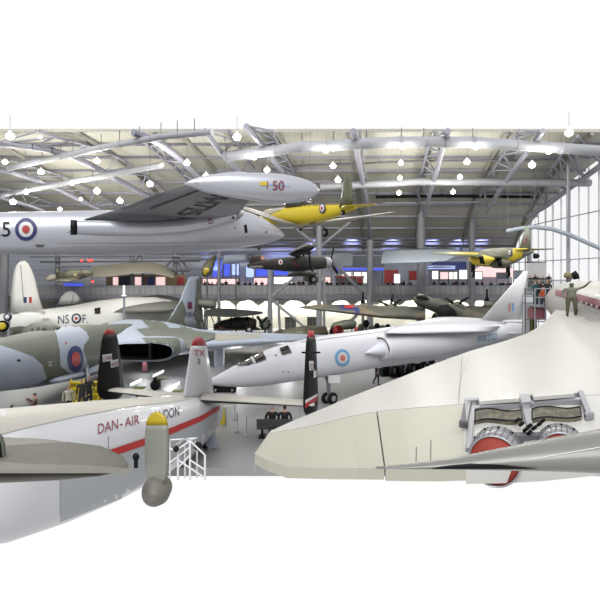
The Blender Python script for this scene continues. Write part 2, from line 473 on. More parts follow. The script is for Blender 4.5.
mb = MB(); P = [at(x, y, 45) for x, y in [(508, 231), (520, 228.5), (535, 227), (552, 229), (570, 235), (588, 243), (606, 251)]]; mb.path(P, .19, 'panel_pale', 14)
for p in P: mb.ball(p, .19, 'panel_pale'); mb.bar(p, Vector((p.x, p.y, 17.6)), .015, 'truss_dark', 4)
mb.solo('air_duct', 'curved white duct sweeping in front of the glass gable', 'duct')
# wall beams along the far side
for i, (py, r) in enumerate([(222, .1), (233, .12), (238, .08), (241.5, .1), (246, .16), (251, .08)]):
    mb = MB(); z = CH - (py - HY) * 62.5 / F; mb.bar((-26, 62.5 + .5 * (i % 2), z), (27, 62.5 + .5 * (i % 2), z), r, 'truss' if i != 4 else 'truss_dark', 8)
    mb.build('trim_%d' % (40 + i), kind='structure')

# columns
def column(px, t, b, Y, r, label, braces=(), m='column'):
    T = thing('steel_column', label, 'column', at(px, b, Y))
    mb = MB(); mb.bar(at(px, b, Y), at(px, t, Y), r, m, 12); mb.bar(at(px, b, Y), at(px, b, Y) + Vector((0, 0, .12)), r * 1.8, m, 12); mb.build('shaft', T)
    for q in braces:
        mb = MB(); mb.bar(at(q[0], q[1], Y), at(q[2], q[3], Y), r * .5, m, 8); mb.build('brace', T)
column(421, 193, 333, 58.5, .5, 'tall pale steel column in the middle of the hall', [(424, 216, 421, 250)])
column(370, 240, 334, 57.5, .38, 'tall steel column right of the dark high-winged aircraft', [(371, 300, 350, 322), (369, 300, 330, 258)])
column(472, 200, 329, 60, .36, 'slim steel column left of the camouflaged twin-engined aircraft')
column(319, 226, 338, 54, .32, 'grey steel column under the yellow trainer with raised arms', [(319, 247, 276, 213), (320, 247, 350, 222), (324, 262, 324, 330)])
column(270, 262, 338, 54, .28, 'steel column with a slanting brace behind the dark biplane', [(270, 299, 306, 328), (270, 299, 312, 262), (278, 300, 280, 330)])
column(175, 252, 320, 62, .3, 'steel column with splayed braces left of the camouflaged fin', [(176, 256, 157, 276), (177, 256, 190, 270), (176, 256, 186, 282)])
column(132, 252, 320, 61.4, .28, 'grey steel column in front of the warm lit doorways', [(142, 254, 143, 290), (131, 270, 140, 254)])
column(57.5, 253, 320, 61.6, .3, 'steel column right of the tall white fin at left')
column(4, 248, 320, 57, .5, 'thick steel column at the left edge of the view')
column(219, 250, 330, 58, .22, 'thin steel column at the left end of the lit gallery')
column(529, 150, 300, 61.5, .22, 'thin steel post beside the glass gable', [(529, 200, 536, 150)], 'truss')
column(568, 150, 300, 46, .14, 'slim steel post against the glass gable above the white airliner', [], 'truss')

# hanging lamps
LAMPS = [(10, 136, 4), (5, 162, 2.6), (41, 172, 3), (26, 192, 2.6), (13, 202, 3), (40, 137, 2), (97, 161, 3), (72, 183, 2.4), (97, 191, 3.2), (120, 201, 3), (150, 184, 3.2), (187, 163, 3), (237, 137, 4), (254, 157, 3.2), (267, 170, 3), (206, 176, 3), (326, 150, 3.4), (333, 166, 3), (338, 180, 3), (402, 147, 2.8), (401, 163, 2.6), (400, 178, 2.4), (399, 193, 2.4), (476, 147, 3), (467, 162, 3), (460, 177, 2.6), (453, 192, 2.4), (549, 151, 3.4), (532, 165, 3.4), (569, 133, 4), (162, 165, 1.6), (60, 209, 2), (81, 199, 1.6)]
proto = None
for i, (x, y, r) in enumerate(LAMPS):
    Y = skin_Y(y) * .86; p = at(x, y, Y)
    if proto is None:
        proto = thing('pendant_lamp', 'x', 'lamp', p, 'round hanging lamps under the roof')
        mb = MB(); mb.ball(p, .27, 'bulb', (1, 1, .8)); mb.build('bulb', proto)
        mb = MB(); mb.lathe(p + Vector((0, 0, .14)), (0, 0, 1), [(.03, .15), (.08, .16), (.14, .12), (.2, .06), (.26, .05)], 'white_paint', 16); mb.bar(p + Vector((0, 0, .45)), p + Vector((0, 0, 1.4)), .012, 'truss_dark', 6); mb.build('lamp_shade', proto)
        o = proto
    else: o = copy_tree(proto)
    o['label'] = 'round bright lamp hanging under the hall roof on a rod'
    o.location = p; s = r / 3 * Y / 40 * .9; o.scale = (s, s, s)
    ld = bpy.data.lights.new('lamp_light', 'POINT'); ld.energy = 500; ld.shadow_soft_size = .35; ld.color = (1, .97, .88)
    lo = bpy.data.objects.new('lamp_light', ld); COL.objects.link(lo); lo.location = p - Vector((0, 0, .55))

# the far gallery (mezzanine)
DZ = 4.65
g = thing('viewing_gallery', 'long raised visitor gallery with grey front along the far wall', 'gallery', Vector((0, 60, 0)))
mb = MB(); mb.box((-2, 63, DZ - .12), (64, 6, .24), 'rail_grey'); mb.build('deck', g)
mb = MB(); mb.box((-2, 60, DZ - .2), (64, .16, .5), 'truss'); mb.bar((-34, 59.9, DZ - .7), (30, 59.9, DZ - .7), .07, 'truss'); mb.build('fascia', g)
mb = MB(); mb.box((-2, 60, DZ + .55), (64, .04, .95), 'slats'); mb.build('balustrade_panel', g)
mb = MB(); mb.bar((-34, 59.98, DZ + 1.08), (30, 59.98, DZ + 1.08), .05, 'rail_grey'); mb.build('handrail', g)
for i in range(32):
    mb = MB(); mb.box((-33 + i * 2, 59.93, DZ + .5), (.08, .08, 1.1), 'rail_grey'); mb.build('post', g)
# exhibits standing on the gallery: (px0, top, px1, bottom, depth, material, name, label)
EX = [(200, 278, 212, 290, 64, 'tan_panel', 'exhibit_board', 'low tan display panel at the left end of the gallery'),
      (213, 258, 222, 277, 64.5, 'screen_blue', 'display_screen', 'blue lit screen leftmost of the gallery screens'),
      (224, 262, 230, 276, 64, 'screen_blue', 'display_screen', 'narrow blue lit screen second from the left of the gallery'),
      (232, 264, 239, 275, 64.5, 'screen_pale', 'display_screen', 'pale blue screen third from the left of the gallery'),
      (246, 266, 254, 277, 64, 'screen_pale', 'display_screen', 'pale blue screen behind the dark tail of the high-winged aircraft'),
      (256, 268, 272, 276, 64.6, 'screen_blue', 'display_screen', 'wide blue screen under the dark high-winged aircraft body'),
      (274, 268, 288, 275, 64.2, 'screen_blue', 'display_screen', 'wide blue screen under the dark aircraft middle'),
      (203, 279, 238, 284, 63.6, 'screen_pink', 'light_box', 'long glowing light box at the left of the gallery'),
      (254, 278, 270, 285, 63.6, 'screen_pink', 'light_box', 'glowing light box under the dark aircraft tail'),
      (274, 277, 292, 284, 63.6, 'screen_white', 'light_box', 'bright light box under the dark aircraft wheels'),
      (322, 277, 331, 283, 63.4, 'screen_pink', 'light_box', 'small bright light box right of the dark propeller'),
      (342, 272, 353, 276, 64, 'screen_white', 'light_box', 'thin bright box above the red counter'),
      (354, 272, 363, 276, 64, 'screen_white', 'light_box', 'second thin bright box above the red counter'),
      (362, 272, 368, 283, 63.2, 'screen_white', 'light_box', 'upright white box beside the tall column'),
      (335, 276, 364, 278.2, 63, 'red', 'red_counter', 'long red counter top right of the dark propeller'),
      (357, 278, 362, 283, 62.8, 'red', 'exhibit_board', 'small red panel below the long red counter'),
      (331, 254, 352, 266, 63, 'panel_pale', 'exhibit_board', 'pale tall grey board right of the dark propeller'),
      (352, 256, 384, 269, 63.5, 'panel_grey', 'exhibit_board', 'wide grey board between two steel columns'),
      (335, 268, 384, 270.5, 62.5, 'screen_blue', 'light_strip', 'long blue light strip under the wide grey board'),
      (384, 270, 398, 283, 62, 'red', 'exhibit_board', 'maroon panel left of the tall middle column'),
      (394, 274, 400, 283, 61.8, 'screen_white', 'light_box', 'white lit box right of the maroon panel'),
      (409, 271, 417, 280, 62, 'red', 'exhibit_board', 'red panel just right of the maroon panel and white box'),
      (432, 271, 438, 279, 63, 'screen_white', 'light_box', 'white lit doorway left of the red figure'),
      (440, 272, 448, 279, 63.3, 'screen_pink', 'light_box', 'pink lit board second right of the middle column'),
      (449, 272, 457, 279, 63, 'screen_white', 'light_box', 'white lit board third right of the middle column'),
      (459, 270, 467, 279, 63.3, 'screen_white', 'light_box', 'white lit board just left of the slim column'),
      (474, 272, 482, 279, 63.4, 'screen_white', 'light_box', 'white lit board just right of the slim column'),
      (497, 273, 508, 279, 62.8, 'panel_grey', 'exhibit_board', 'small dark screen under the glowing canopy'),
      (514, 271, 524, 279, 63.3, 'panel_pale', 'exhibit_board', 'pale board at the right end of the gallery'),
      (432, 262, 466, 270, 64.5, 'poster_blue', 'exhibit_board', 'blue and grey boards under the pale hanging wing'),
      (428, 266, 455, 269, 62, 'screen_pale', 'light_strip', 'pale light strip under the hanging white wing')]
for (x0, t, x1, b, Y, m, nm, lb) in EX:
    a = at(x0, t, Y); c = at(x1, b, Y); w = c.x - a.x; h = a.z - c.z
    mb = MB(); mb.box(((a.x + c.x) / 2, Y, (a.z + c.z) / 2), (w, .12, h), m)
    if 'strip' in nm:
        for xx in (a.x + .2, c.x - .2): mb.box((xx, Y + .12, (a.z + DZ) / 2), (.08, .06, a.z - DZ), 'truss_dark')
    if 'strip' not in nm and 'counter' not in nm:
        fr = 'panel_grey' if m.startswith('screen') else 'rail_grey'
        mb.box(((a.x + c.x) / 2, Y, a.z + .04), (w + .16, .2, .08), fr)
        for xx in (a.x - .04, c.x + .04): mb.box((xx, Y, (a.z + DZ) / 2), (.08, .2, a.z - DZ), fr)
    elif 'counter' in nm: mb.box(((a.x + c.x) / 2, Y + .1, (c.z + DZ) / 2), (w * .96, .1, c.z - DZ), 'truss_dark')
    else: mb.box(((a.x + c.x) / 2, Y + .1, a.z + .05), (w, .14, .1), 'rail_grey')
    o = mb.solo(nm, lb, 'board' if 'board' in nm else ('light' if 'light' in nm else ('screen' if 'screen' in nm else 'counter')))
# glowing pitched canopy right
mb = MB(); A = [at(474, 277, 65), at(474, 270, 65), at(490, 262.5, 65), at(505, 265, 65), at(516, 271, 65), at(516, 277, 65)]
B = [p + Vector((0, .5, 0)) for p in A]; n = 6
mb.add(A + B, [tuple(range(6)), tuple(range(6, 12))[::-1]] + [(i, (i + 1) % 6, 6 + (i + 1) % 6, 6 + i) for i in range(6)], 'screen_pink')
mb.solo('lit_canopy', 'glowing peaked white canopy behind the camouflaged aircraft wheels', 'canopy')
# spotlights that wash the wall below the gallery
for i in range(20):
    x = -25.6 + i * 3.1
    ld = bpy.data.lights.new('wall_washer', 'SPOT'); ld.energy = 1500; ld.spot_size = math.radians(104); ld.spot_blend = .12; ld.shadow_soft_size = .06; ld.color = (1, .98, .9)
    lo = bpy.data.objects.new('wall_washer', ld); COL.objects.link(lo); lo.location = (x, YB - .9, 4.1)
    lo.rotation_euler = (math.radians(14), 0, 0)
# small green display cabinets under the gallery
for (x0, x1, lb) in [(285, 296, 'dark green cabinet under the gallery right of the biplane'), (307, 318, 'dark green cabinet under the gallery left of the camouflaged wing tip')]:
    a, c = at(x0, 317, 64), at(x1, 326, 64)
    mb = MB(); c.z = 0; mb.box(((a.x + c.x) / 2, 64, (a.z + c.z) / 2), (c.x - a.x, .5, a.z - c.z), 'camo_green'); mb.box(((a.x + c.x) / 2, 64, a.z), (c.x - a.x + .1, .6, .08), 'rail_grey')
    mb.box(((a.x + c.x) / 2, 63.73, (a.z + c.z) / 2), (.05, .04, a.z - c.z), 'rail_grey'); mb.solo('display_cabinet', lb, 'cabinet')
# ================================================================== AIRCRAFT
# ---- silver jet bomber hanging at the upper left
def cy(px): return 24.4 / (1 - 0.47 * (px - 300) / F)
def cn(px): return 21.2 / (1 - 0.47 * (px - 300) / F)
t = thing('jet_bomber', 'silver twin-engined jet bomber hanging at upper left with red 50 on its tip tank', 'aircraft', at(150, 260, 21))
mb = MB()
mb.loft(pst([(-40, 214, 252), (0, 212.5, 254.5), (40, 211.5, 255), (100, 210.5, 255), (160, 210, 254), (205, 209, 252), (225, 208.5, 250.5), (238, 209.5, 248.8), (250, 213.5, 247), (262, 219, 245), (272, 225, 242.5), (279, 229.5, 240), (283, 233.5, 237.5), (284, 235, 236.5)], cy), 'silver', 40)
mb.freeze()
mb.roundel((26, 229.5), 11, 11.3, RB)
mb.text('25', (-9.5, 236.5), (21, 0), (0, -21), 'black')
mb.paint([(60, 244.3), (150, 243.4), (235, 243), (235, 243.8), (150, 244.4), (60, 245)], 'white_mark', edge=8)
mb.paint([(244, 225), (246.5, 224.5), (247.5, 232.5), (245, 233)], 'black'); mb.disc((246, 237), 1.7, 1.7, 'white_mark'); mb.disc((246, 237), .8, .8, 'black', .04)
mb.disc((266, 232), 1, 1, 'seam'); mb.disc((235, 228), .9, .7, 'seam'); mb.paint([(35, 245), (45, 245), (43, 247), (37, 247)], 'seam')
mb.build('fuselage', t)
mb = MB()
mb.loft([(at(x, c, cn(x)), h * cn(x) / F, h * cn(x) / F) for x, c, h in [(75, 227.5, 6.6), (78, 227.5, 7), (95, 228, 7.6), (120, 228.6, 7.7), (150, 228.4, 7.6), (180, 226.6, 7.9), (205, 222.8, 8.6), (222, 218, 8.6), (231, 215.3, 7.6), (236, 214, 5.6)]], 'silver', 32)
mb.freeze(); mb.text('D', (208, 224), (7, 0), (0, -7), 'maroon'); mb.disc((233, 217.5), 1, 1.3, 'black'); en = mb.build('engine_nacelle', t)
mb = MB(); p0, p1 = at(70.5, 227.3, cn(70.5)), at(77, 227.5, cn(77)); ax = (p1 - p0)
mb.lathe(p0, ax, [(0, .24), (0, .27), (ax.length, .26), (ax.length, .2), (.06, .2)], 'black', 24); mb.build('exhaust_pipe', en)
mb = MB(); mb.lathe(at(236, 214, cn(236)), ax, [(0, .23), (.02, .26), (.12, .2), (.3, .05)], 'steel_bright', 20); mb.build('intake_cone', en)
mb = MB()
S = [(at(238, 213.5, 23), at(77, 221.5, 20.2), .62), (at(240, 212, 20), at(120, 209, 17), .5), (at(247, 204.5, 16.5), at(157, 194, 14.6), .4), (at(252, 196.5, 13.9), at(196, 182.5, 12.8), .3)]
mb.wing(S, 'silver', 'silver_shade'); mb.freeze()
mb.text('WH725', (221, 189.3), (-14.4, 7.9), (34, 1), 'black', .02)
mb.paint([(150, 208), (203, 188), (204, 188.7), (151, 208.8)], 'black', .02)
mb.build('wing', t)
mb = MB(); 
def ty(px): return 12.9 + (px - 188) / 130 * 1.25
mb.loft([(at(x, c, ty(x)), h * ty(x) / F, h * ty(x) / F) for x, c, h in [(184, 184, .5), (190, 183.4, 3.2), (199, 183.6, 6.6), (210, 184, 9.4), (226, 184.8, 11.8), (245, 186, 13.3), (265, 187.6, 14.6), (283, 189, 14.6), (298, 190, 12.6), (308, 190.3, 9.6), (315, 190.4, 6), (318.5, 190.5, 2), (319, 190.5, .6)]], 'silver', 40)
mb.freeze(); mb.text('50', (271.8, 190.3), (12.6, .3), (0, -13.5), 'maroon')
mb.paint([(260, 182), (267, 182), (267, 185.4), (260, 185.4)], 'yellow', .015); mb.paint([(267, 181), (267.8, 181), (267.8, 188.5), (267, 188.5)], 'maroon', .02)
mb.paint([(269, 184.3), (290, 186), (290, 186.6), (269, 185)], 'pale_blue', .012)
mb.build('tip_tank', t)
mb = MB(); mb.wing([(at(252, 174.5, 13.6), at(213, 175, 13.1), .12), (at(246, 172.5, 13.7), at(217, 173.2, 13.2), .06)], 'silver'); mb.build('tank_fairing', t)
mb = MB(); mb.wing([(at(73, 230, 18.2), at(66, 231.5, 17.6), .08), (at(74, 232, 18.2), at(67, 232.5, 17.5), .04)], 'silver'); mb.build('tail_bumper', t)

# ---- Avro York: white airliner with three fins
def yt(px):
    k = (px - 300) / F; tt = (3.3 + 16.5 * k) / (-3 + 7.2 * k) ; return (16.5 - 7.2 * tt) * 1.23
def ydep(px):
    k = (px - 300) / F; tt = (-3.3 - 16.5 * k) / (3 - 7.2 * k); return (16.5 - 7.2 * tt) * 1.23
t = thing('airliner', 'white propeller airliner with red stripe, three fins and the words DAN-AIR LONDON', 'aircraft', Vector((-6, 16, 0)))
mb = MB(); yd = ydep
rows = [(-70, 416, 545, .95), (0, 411, 536, .95), (50, 406.5, 520, .95), (100, 402, 500, .95), (150, 398, 475, .95), (180, 395.5, 455, .95), (200, 395.5, 438, .9), (212, 397.5, 425, .9), (219, 401, 414, .8), (221, 405, 409, .8)]
st = pst(rows, yd); mb.loft(st, 'york_white', 48, ex=2.5, under=None); mb.freeze()
mb.paint([(-5, 405), (50, 400), (120, 394), (200, 388), (206, 396), (175, 402), (130, 407), (80, 416), (30, 427), (-5, 436)], 'york_cream', .012, 8)
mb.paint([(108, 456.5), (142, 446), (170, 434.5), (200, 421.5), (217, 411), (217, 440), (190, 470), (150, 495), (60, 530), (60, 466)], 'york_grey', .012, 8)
mb.paint([(90, 455), (103, 452), (142, 439), (170, 428), (200, 416), (219, 405.5), (219, 410), (200, 421.5), (170, 434.5), (142, 446), (113, 456), (90, 463)], 'red_stripe', .025)
mb.text('DAN', (97, 434.5), (9.7, -2.6), (0, -14.5), 'maroon', .02); mb.text('-', (118.8, 428.6), (12, -3), (0, -15), 'maroon', .02)
mb.text('AIR', (124.5, 427.4), (9.6, -2.2), (0, -13.5), 'maroon', .02)
mb.text('LONDON', (149.5, 422.5), (6.7, -1.5), (0, -13.5), 'navy', .02)
mb.paint([(108, 436), (108.5, 436), (108.5, 452), (108, 452)], 'seam', .015)
mb.build('fuselage', t)
def fin(t, base, tip, m, name, th=.22, mid=None, cap='red', capf=.9, extra=None, dec=None):
    (lb, tb), (lt, tt) = base, tip
    N = 14; secs = []
    mb = MB()
    for i in range(N + 1):
        f = i / N
        w = 1.0
        if f > .8: w = math.sqrt(max(0, 1 - ((f - .8) / .205) ** 2)) * .85 + .15
        le, te = lb.lerp(lt, f), tb.lerp(tt, f)
        if extra: 
            q = math.sqrt(max(0.02, 1 - ((extra - f) / extra) ** 2)) if f < extra else 1; w *= q
        c = (le + te) / 2; le = c + (le - c) * w; te = c + (te - c) * w
        secs.append((le, te, th * (1 - .4 * f)))
    k = int(N * capf)
    mb.wing(secs[:k + 1], m)
    if dec: mb.freeze(); dec(mb)
    o = mb.build(name, t)
    if cap and k < N:
        mb = MB(); mb.wing(secs[k:], cap); mb.build('fin_cap', o)
    return o
fin(t, ((at(183, 398, 18.6), at(214, 397, 21.2))), ((at(192, 337, 18.9), at(206, 337, 20.2))), 'york_white', 'centre_fin', dec=lambda mb: (mb.text('TX', (194, 356), (8, 0), (0, -9), 'red'), mb.text('2', (196.5, 364), (8, 0), (0, -8), 'navy')))
def dleft(mb):
    mb.paint([(102, 355), (111.5, 353.5), (112, 360.5), (102.5, 362)], 'white_mark', .02); mb.text('DAN', (102.6, 360.8), (4.1, -.5), (0, -7), 'maroon', .035)
    mb.paint([(110, 361), (117.5, 359), (118, 366), (110.5, 368)], 'white_mark', .02); mb.text('AIR', (110.8, 366.8), (4.3, -.6), (0, -7), 'maroon', .035)
fin(t, ((at(95, 403, 20.6), at(126, 401, 22.6))), ((at(102.5, 329, 21), at(117, 329, 22))), 'black', 'outer_fin', extra=.22, capf=.93, dec=dleft)
def dright(mb):
    mb.paint([(308.5, 361), (313, 361), (313.5, 370), (309, 370.5)], 'white_mark', .02); mb.text('D', (309.4, 369), (5.5, 0), (0, -7.5), 'maroon', .035)
    mb.paint([(313, 371), (316, 370), (316, 377), (313, 378)], 'white_mark', .02)
    mb.paint([(305, 400), (317, 393.5), (317, 396), (305, 403)], 'white_mark', .02); mb.paint([(305, 403), (317, 396), (317, 400), (305, 408)], 'red', .02)
fin(t, ((at(303, 419, 17.6), at(319, 416, 19.6))), ((at(307, 331, 18), at(316, 330.5, 19.4))), 'black', 'outer_fin', extra=.2, capf=.93, th=.3, dec=dright)
mb = MB(); mb.bar(at(302, 352.5, 18.2), at(320, 352.5, 18.6), .035, 'black'); mb.build('fin_rod', t)
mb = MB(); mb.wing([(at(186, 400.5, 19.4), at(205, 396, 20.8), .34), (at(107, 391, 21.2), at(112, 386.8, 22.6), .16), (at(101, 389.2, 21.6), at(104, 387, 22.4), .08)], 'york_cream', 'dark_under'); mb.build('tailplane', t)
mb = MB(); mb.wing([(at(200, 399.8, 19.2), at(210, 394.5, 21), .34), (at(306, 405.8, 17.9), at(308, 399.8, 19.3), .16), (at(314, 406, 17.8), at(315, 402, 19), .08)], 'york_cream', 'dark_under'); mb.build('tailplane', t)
mb = MB(); mb.wheel(at(205, 440, 20.3), (.9, .4, 0), .33, .2); mb.build('tail_wheel', t)
mb = MB(); mb.bar(at(205, 440, 20.2), at(203, 425, 20.2), .06, 'rail_grey'); mb.build('tail_strut', t)
mb = MB(); mb.disc if False else None
# grey cover hung beside the tail wheel
mb = MB(); P = [at(207, 428, 19.9), at(211, 429, 19.9), at(217, 448, 20), at(211, 448.5, 20), at(205.5, 446, 20)]
mb.add([p for p in P] + [p + Vector((.05, .25, 0)) for p in P], [(0, 1, 2, 3, 4), (9, 8, 7, 6, 5)] + [(i, (i + 1) % 5, 5 + (i + 1) % 5, 5 + i) for i in range(5)], 'vulcan_grey'); mb.solo('wheel_cover', 'pale grey cloth cover leaning on the airliner tail wheel', 'cover')
# entry door window on lower side
# ---- delta bomber
mat_v = 'vulcan_grey'
t = thing('delta_bomber', 'large camouflaged delta-winged jet bomber with blue and red roundel at left', 'aircraft', Vector((-13, 30, 0)))
ax = [(-15.4, 18.6, 374, 2), (-15.3, 19.3, 373, 12), (-15.2, 20.3, 372, 17), (-15.0, 22, 369.5, 22), (-14.7, 24.5, 364.5, 26.5), (-14.35, 27, 359, 28), (-13.9, 31, 352, 27), (-13.3, 36, 346, 22), (-12.6, 42, 340, 17), (-11.8, 48, 335, 11), (-11.3, 53, 331, 5)]
st = []
for X, Y, py, h in ax: st.append((Vector((X, Y, CH - (py - HY) / F * Y)), h * Y / F * 1.0, h * Y / F))
mb = MB(); mb.loft(st, 'camo_green', 56); mb.freeze()
mb.paint([(-5, 344), (5, 347), (20, 352), (33, 357), (42, 365), (46.5, 378), (40, 383), (20, 388), (0, 391), (0, 398), (-5, 398)], mat_v)
mb.paint([(-5, 386), (0, 390), (40, 384), (70, 378), (100, 366), (100, 400), (-5, 400)], mat_v, .015)
mb.paint([(50, 318), (60, 322), (75, 324), (86, 332), (89, 338), (84, 345), (83, 351), (87, 362), (89, 371), (70, 374), (60, 366), (59, 350), (56.5, 336)], mat_v)
mb.roundel((75, 359), 8.2, 13.2, [(1, 'blue_roundel'), (.55, 'red_mark')], .03)
mb.disc((18.5, 360.5), 2, 1.3, 'black'); mb.paint([(48, 362), (51, 361.4), (51, 362.2), (48, 362.8)], 'white_mark', .03); mb.paint([(48, 365), (51.5, 364.2), (51.5, 365.2), (48, 366)], 'white_mark', .03); mb.paint([(65, 342), (67, 343), (66, 345), (64.5, 343.5)], 'red_mark', .03)
mb.build('fuselage', t)
mb = MB(); cst = [(at(24, 336, 27.4), .3, .2), (at(30, 334, 27.6), .8, .4), (at(37, 332, 28), .9, .52), (at(46, 331.5, 28.6), .85, .5), (at(55, 332.5, 29.4), .65, .4), (at(62, 334, 30), .3, .15)]
mb.loft(cst, 'camo_green', 24); mb.freeze()
for x, y, rx, ry in [(44, 331.5, 2.8, 3.2), (38, 329, 1.8, 2), (50.5, 335, 1.4, 1.2), (32.5, 330.5, 1.5, 2), (56, 329.6, 2, 2.6)]: mb.disc((x, y), rx, ry, 'glass_dark')
mb.build('cockpit_canopy', t)
mb = MB(); mb.loft([(at(50, 381, 26.5), .1, .06), (at(56, 380.5, 26.8), .3, .16), (at(80, 374, 29.5), .4, .22), (at(108, 364, 31.5), .4, .25)], mat_v, 16); mb.build('belly_fairing', t)
mb = MB()
W = [(at(60, 352, 29.5), at(150, 320.5, 50), 1.9), (at(104, 351, 31.4), at(176, 323.5, 49), 2.0), (at(140, 350.5, 31.6), at(190, 327.5, 48), 1.8), (at(174, 349.5, 31.6), at(206, 331.5, 46), 1.5), (at(206, 346, 32.2), at(245, 333.8, 44.5), 1.15), (at(270, 342, 34.8), at(296, 335, 44), .7), (at(340, 338.5, 37.8), at(346, 335.8, 43), .25)]
mb.wing(W, mat_v, 'vulcan_under'); mb.freeze()
mb.paint([(85, 322), (108, 316), (108, 335), (104, 346), (88, 345)], 'camo_green', .07)
mb.paint([(137, 330), (150, 328), (178, 329), (215, 333.8), (215, 339), (188, 348), (150, 347), (149, 343), (145, 336)], 'camo_green', .07)
mb.paint([(126, 314), (150, 318), (166, 325), (170, 330), (152, 330), (148, 326), (141, 320)], 'camo_green', .07)
mb.paint([(174, 322), (190, 327), (193, 331), (184, 331)], 'camo_green', .07)
mb.paint([(215, 334), (262, 334), (262, 337), (240, 340), (215, 341)], 'beige', .015)
mb.build('wing', t)
# twin intake
mb = MB()
def slot(x0, x1, yt, yb, Y0, d, m):
    n = 20; out = []
    for i in range(n):
        a = 2 * math.pi * i / n; cx = math.copysign(abs(math.cos(a)) ** .5, math.cos(a)); sy = math.copysign(abs(math.sin(a)) ** .8, math.sin(a))
        out.append(at((x0 + x1) / 2 + cx * (x1 - x0) / 2, (yt + yb) / 2 - sy * (yb - yt) / 2, Y0))
    inn = [p + Vector((0.15, d, 0.05)) for p in out]
    return out, inn
out, inn = slot(108, 175, 341, 362, 29.3, 3, 0)
lip, _ = slot(110.5, 172.5, 343.6, 360.2, 29.2, 3, 0)
back = [p + Vector((.1, 2.4, 0)) for p in out]; lip2 = [p + Vector((0.05, 1.7, 0)) for p in lip]; n = 20
ring = lambda a, b: [(a * n + i, a * n + (i + 1) % n, b * n + (i + 1) % n, b * n + i) for i in range(n)]
mb.add(back + out + lip, ring(0, 1) + ring(1, 2), mat_v, True); mb.freeze(); mb.paint([(142, 338), (180, 338), (180, 366), (168, 366), (171, 360), (172, 350), (168, 344), (146, 343.6)], 'camo_green', .03, 3); it = mb.build('engine_intake', t)
mb = MB(); mb.add(lip + lip2, ring(0, 1) + [tuple(range(n, 2 * n))], 'black_matt', True); mb.build('intake_duct', it)
mb = MB(); a = at(150, 351.5, 28.9); mb.box(a + Vector((0, .5, 0)), (.16, 1.1, .95), 'black'); mb.build('splitter', it)
mb = MB(); mb.wing([(at(160, 330, 44.5), at(206, 331, 52), .5), (at(170, 318, 46), at(203, 318, 52.3), .42), (at(180, 300, 48.5), at(202, 300, 52.6), .34), (at(186.5, 283, 50.2), at(201, 280, 53), .25), (at(189, 277, 50.8), at(200, 276, 53), .15)], mat_v); mb.freeze()
mb.paint([(160, 330), (172, 316), (179, 304), (182, 300), (186, 310), (184, 322), (190, 332)], 'camo_green'); mb.paint([(197, 272), (206, 272), (206, 332), (197, 330), (194, 316), (195, 300)], 'camo_green')
mb.paint([(187.5, 302), (192, 302), (192, 309), (187.5, 309)], 'maroon'); mb.paint([(189, 302), (190.4, 302), (190.4, 309), (189, 309)], 'blue_roundel', .04)
mb.text('XJ824', (184.6, 316.5), (4, 0), (0, -7), 'navy', .04)
mb.build('tail_fin', t)
mb = MB(); mb.bar(at(219, 346, 34), at(219, 366, 34), .35, 'vulcan_grey', 12); mb.build('main_gear_door', t)
mb = MB()
for dx in (-.35, .35):
    for dy in (-.5, .5): mb.wheel((-12.2 + dx, 29 + dy, .45), (1, 0, 0), .45, .3)
mb.bar((-12.2, 29, .45), (-12.8, 29.8, 2.0), .13, 'rail_grey'); mb.build('nose_gear', t)

# ---- white strike jet with long nose
def td(px):
    k = (px - 300) / F; q = (4.14 + 22.5 * k) / (23.1 - 18 * k); return 22.5 + 18 * q
t = thing('strike_jet', 'white long-nosed strike jet with pale blue roundel and swept white fin', 'aircraft', Vector((5, 30, 0)))
mb = MB()
mb.loft(pst([(205.5, 382.8, 384), (211, 379, 385), (220, 374.5, 386), (235, 366.5, 387), (248, 361, 386.8), (262, 354, 385.7), (272, 349, 384), (285, 344.5, 382), (300, 341, 380), (333, 334.5, 374.8), (367, 330.5, 368.5), (400, 326, 364), (430, 323.5, 360), (460, 322, 354), (490, 322, 348), (515, 323, 343), (536, 326, 337), (540, 329, 334)], td, .9), 'tsr_white', 48, ex=2.4)
mb.freeze(); mb.roundel((342.2, 357.8), 7.5, 8.6, [(1, 'pale_blue'), (.66, 'white_mark'), (.36, 'pale_red')])
mb.text('XR222', (478, 343), (7.4, -1.2), (0, -9), 'pale_blue', .03)
mb.disc((283, 371.5), 1, .7, 'pale_red'); mb.disc((288, 372), .9, .7, 'seam'); mb.disc((276, 355.5), 1, 1, 'seam'); mb.disc((425, 350), .8, 1, 'seam')
mb.paint([(301, 342), (395, 330), (395, 330.4), (301, 342.5)], 'seam', .012)
mb.build('fuselage', t)
ft = mb._tree
mb = MB(); mb._tree = ft
mb.paint([(236.5, 366.3), (249.5, 356.2), (253, 363.3), (249, 365.3)], 'glass_dark', .05, 2.5); mb.paint([(252, 354.6), (262, 350.4), (266.2, 359.6), (256.2, 363.3)], 'glass_dark', .05, 2.5)
mb.paint([(279.3, 348.7), (288, 346), (291.5, 353), (282, 355.2)], 'glass_dark', .05, 2.5); mb.paint([(249.8, 356), (251.6, 354.8), (255.6, 363.4), (253.4, 363.6)], 'white_mark', .055, 2.5); mb.build('cockpit_glass', t)
def tn(px): return td(px) - 1.5
mb = MB(); mb.loft([(at(x, c, tn(x)), w, h * tn(x) / F) for x, c, h, w in [(380.5, 348, 12, .6), (384, 347.5, 12.8, .68), (400, 346, 14, .8), (430, 342.5, 15, .9), (460, 338, 13, .8), (495, 333, 9, .6), (525, 330, 5, .4)]], 'tsr_white', 32); mb.freeze()
mb.text('XR222', (477, 342.5), (7.2, -1.2), (0, -9), 'pale_blue', .03); nc = mb.build('engine_trunk', t)
c0, c1 = at(365, 353, tn(365) - .1), at(383, 349, tn(383) - .05)
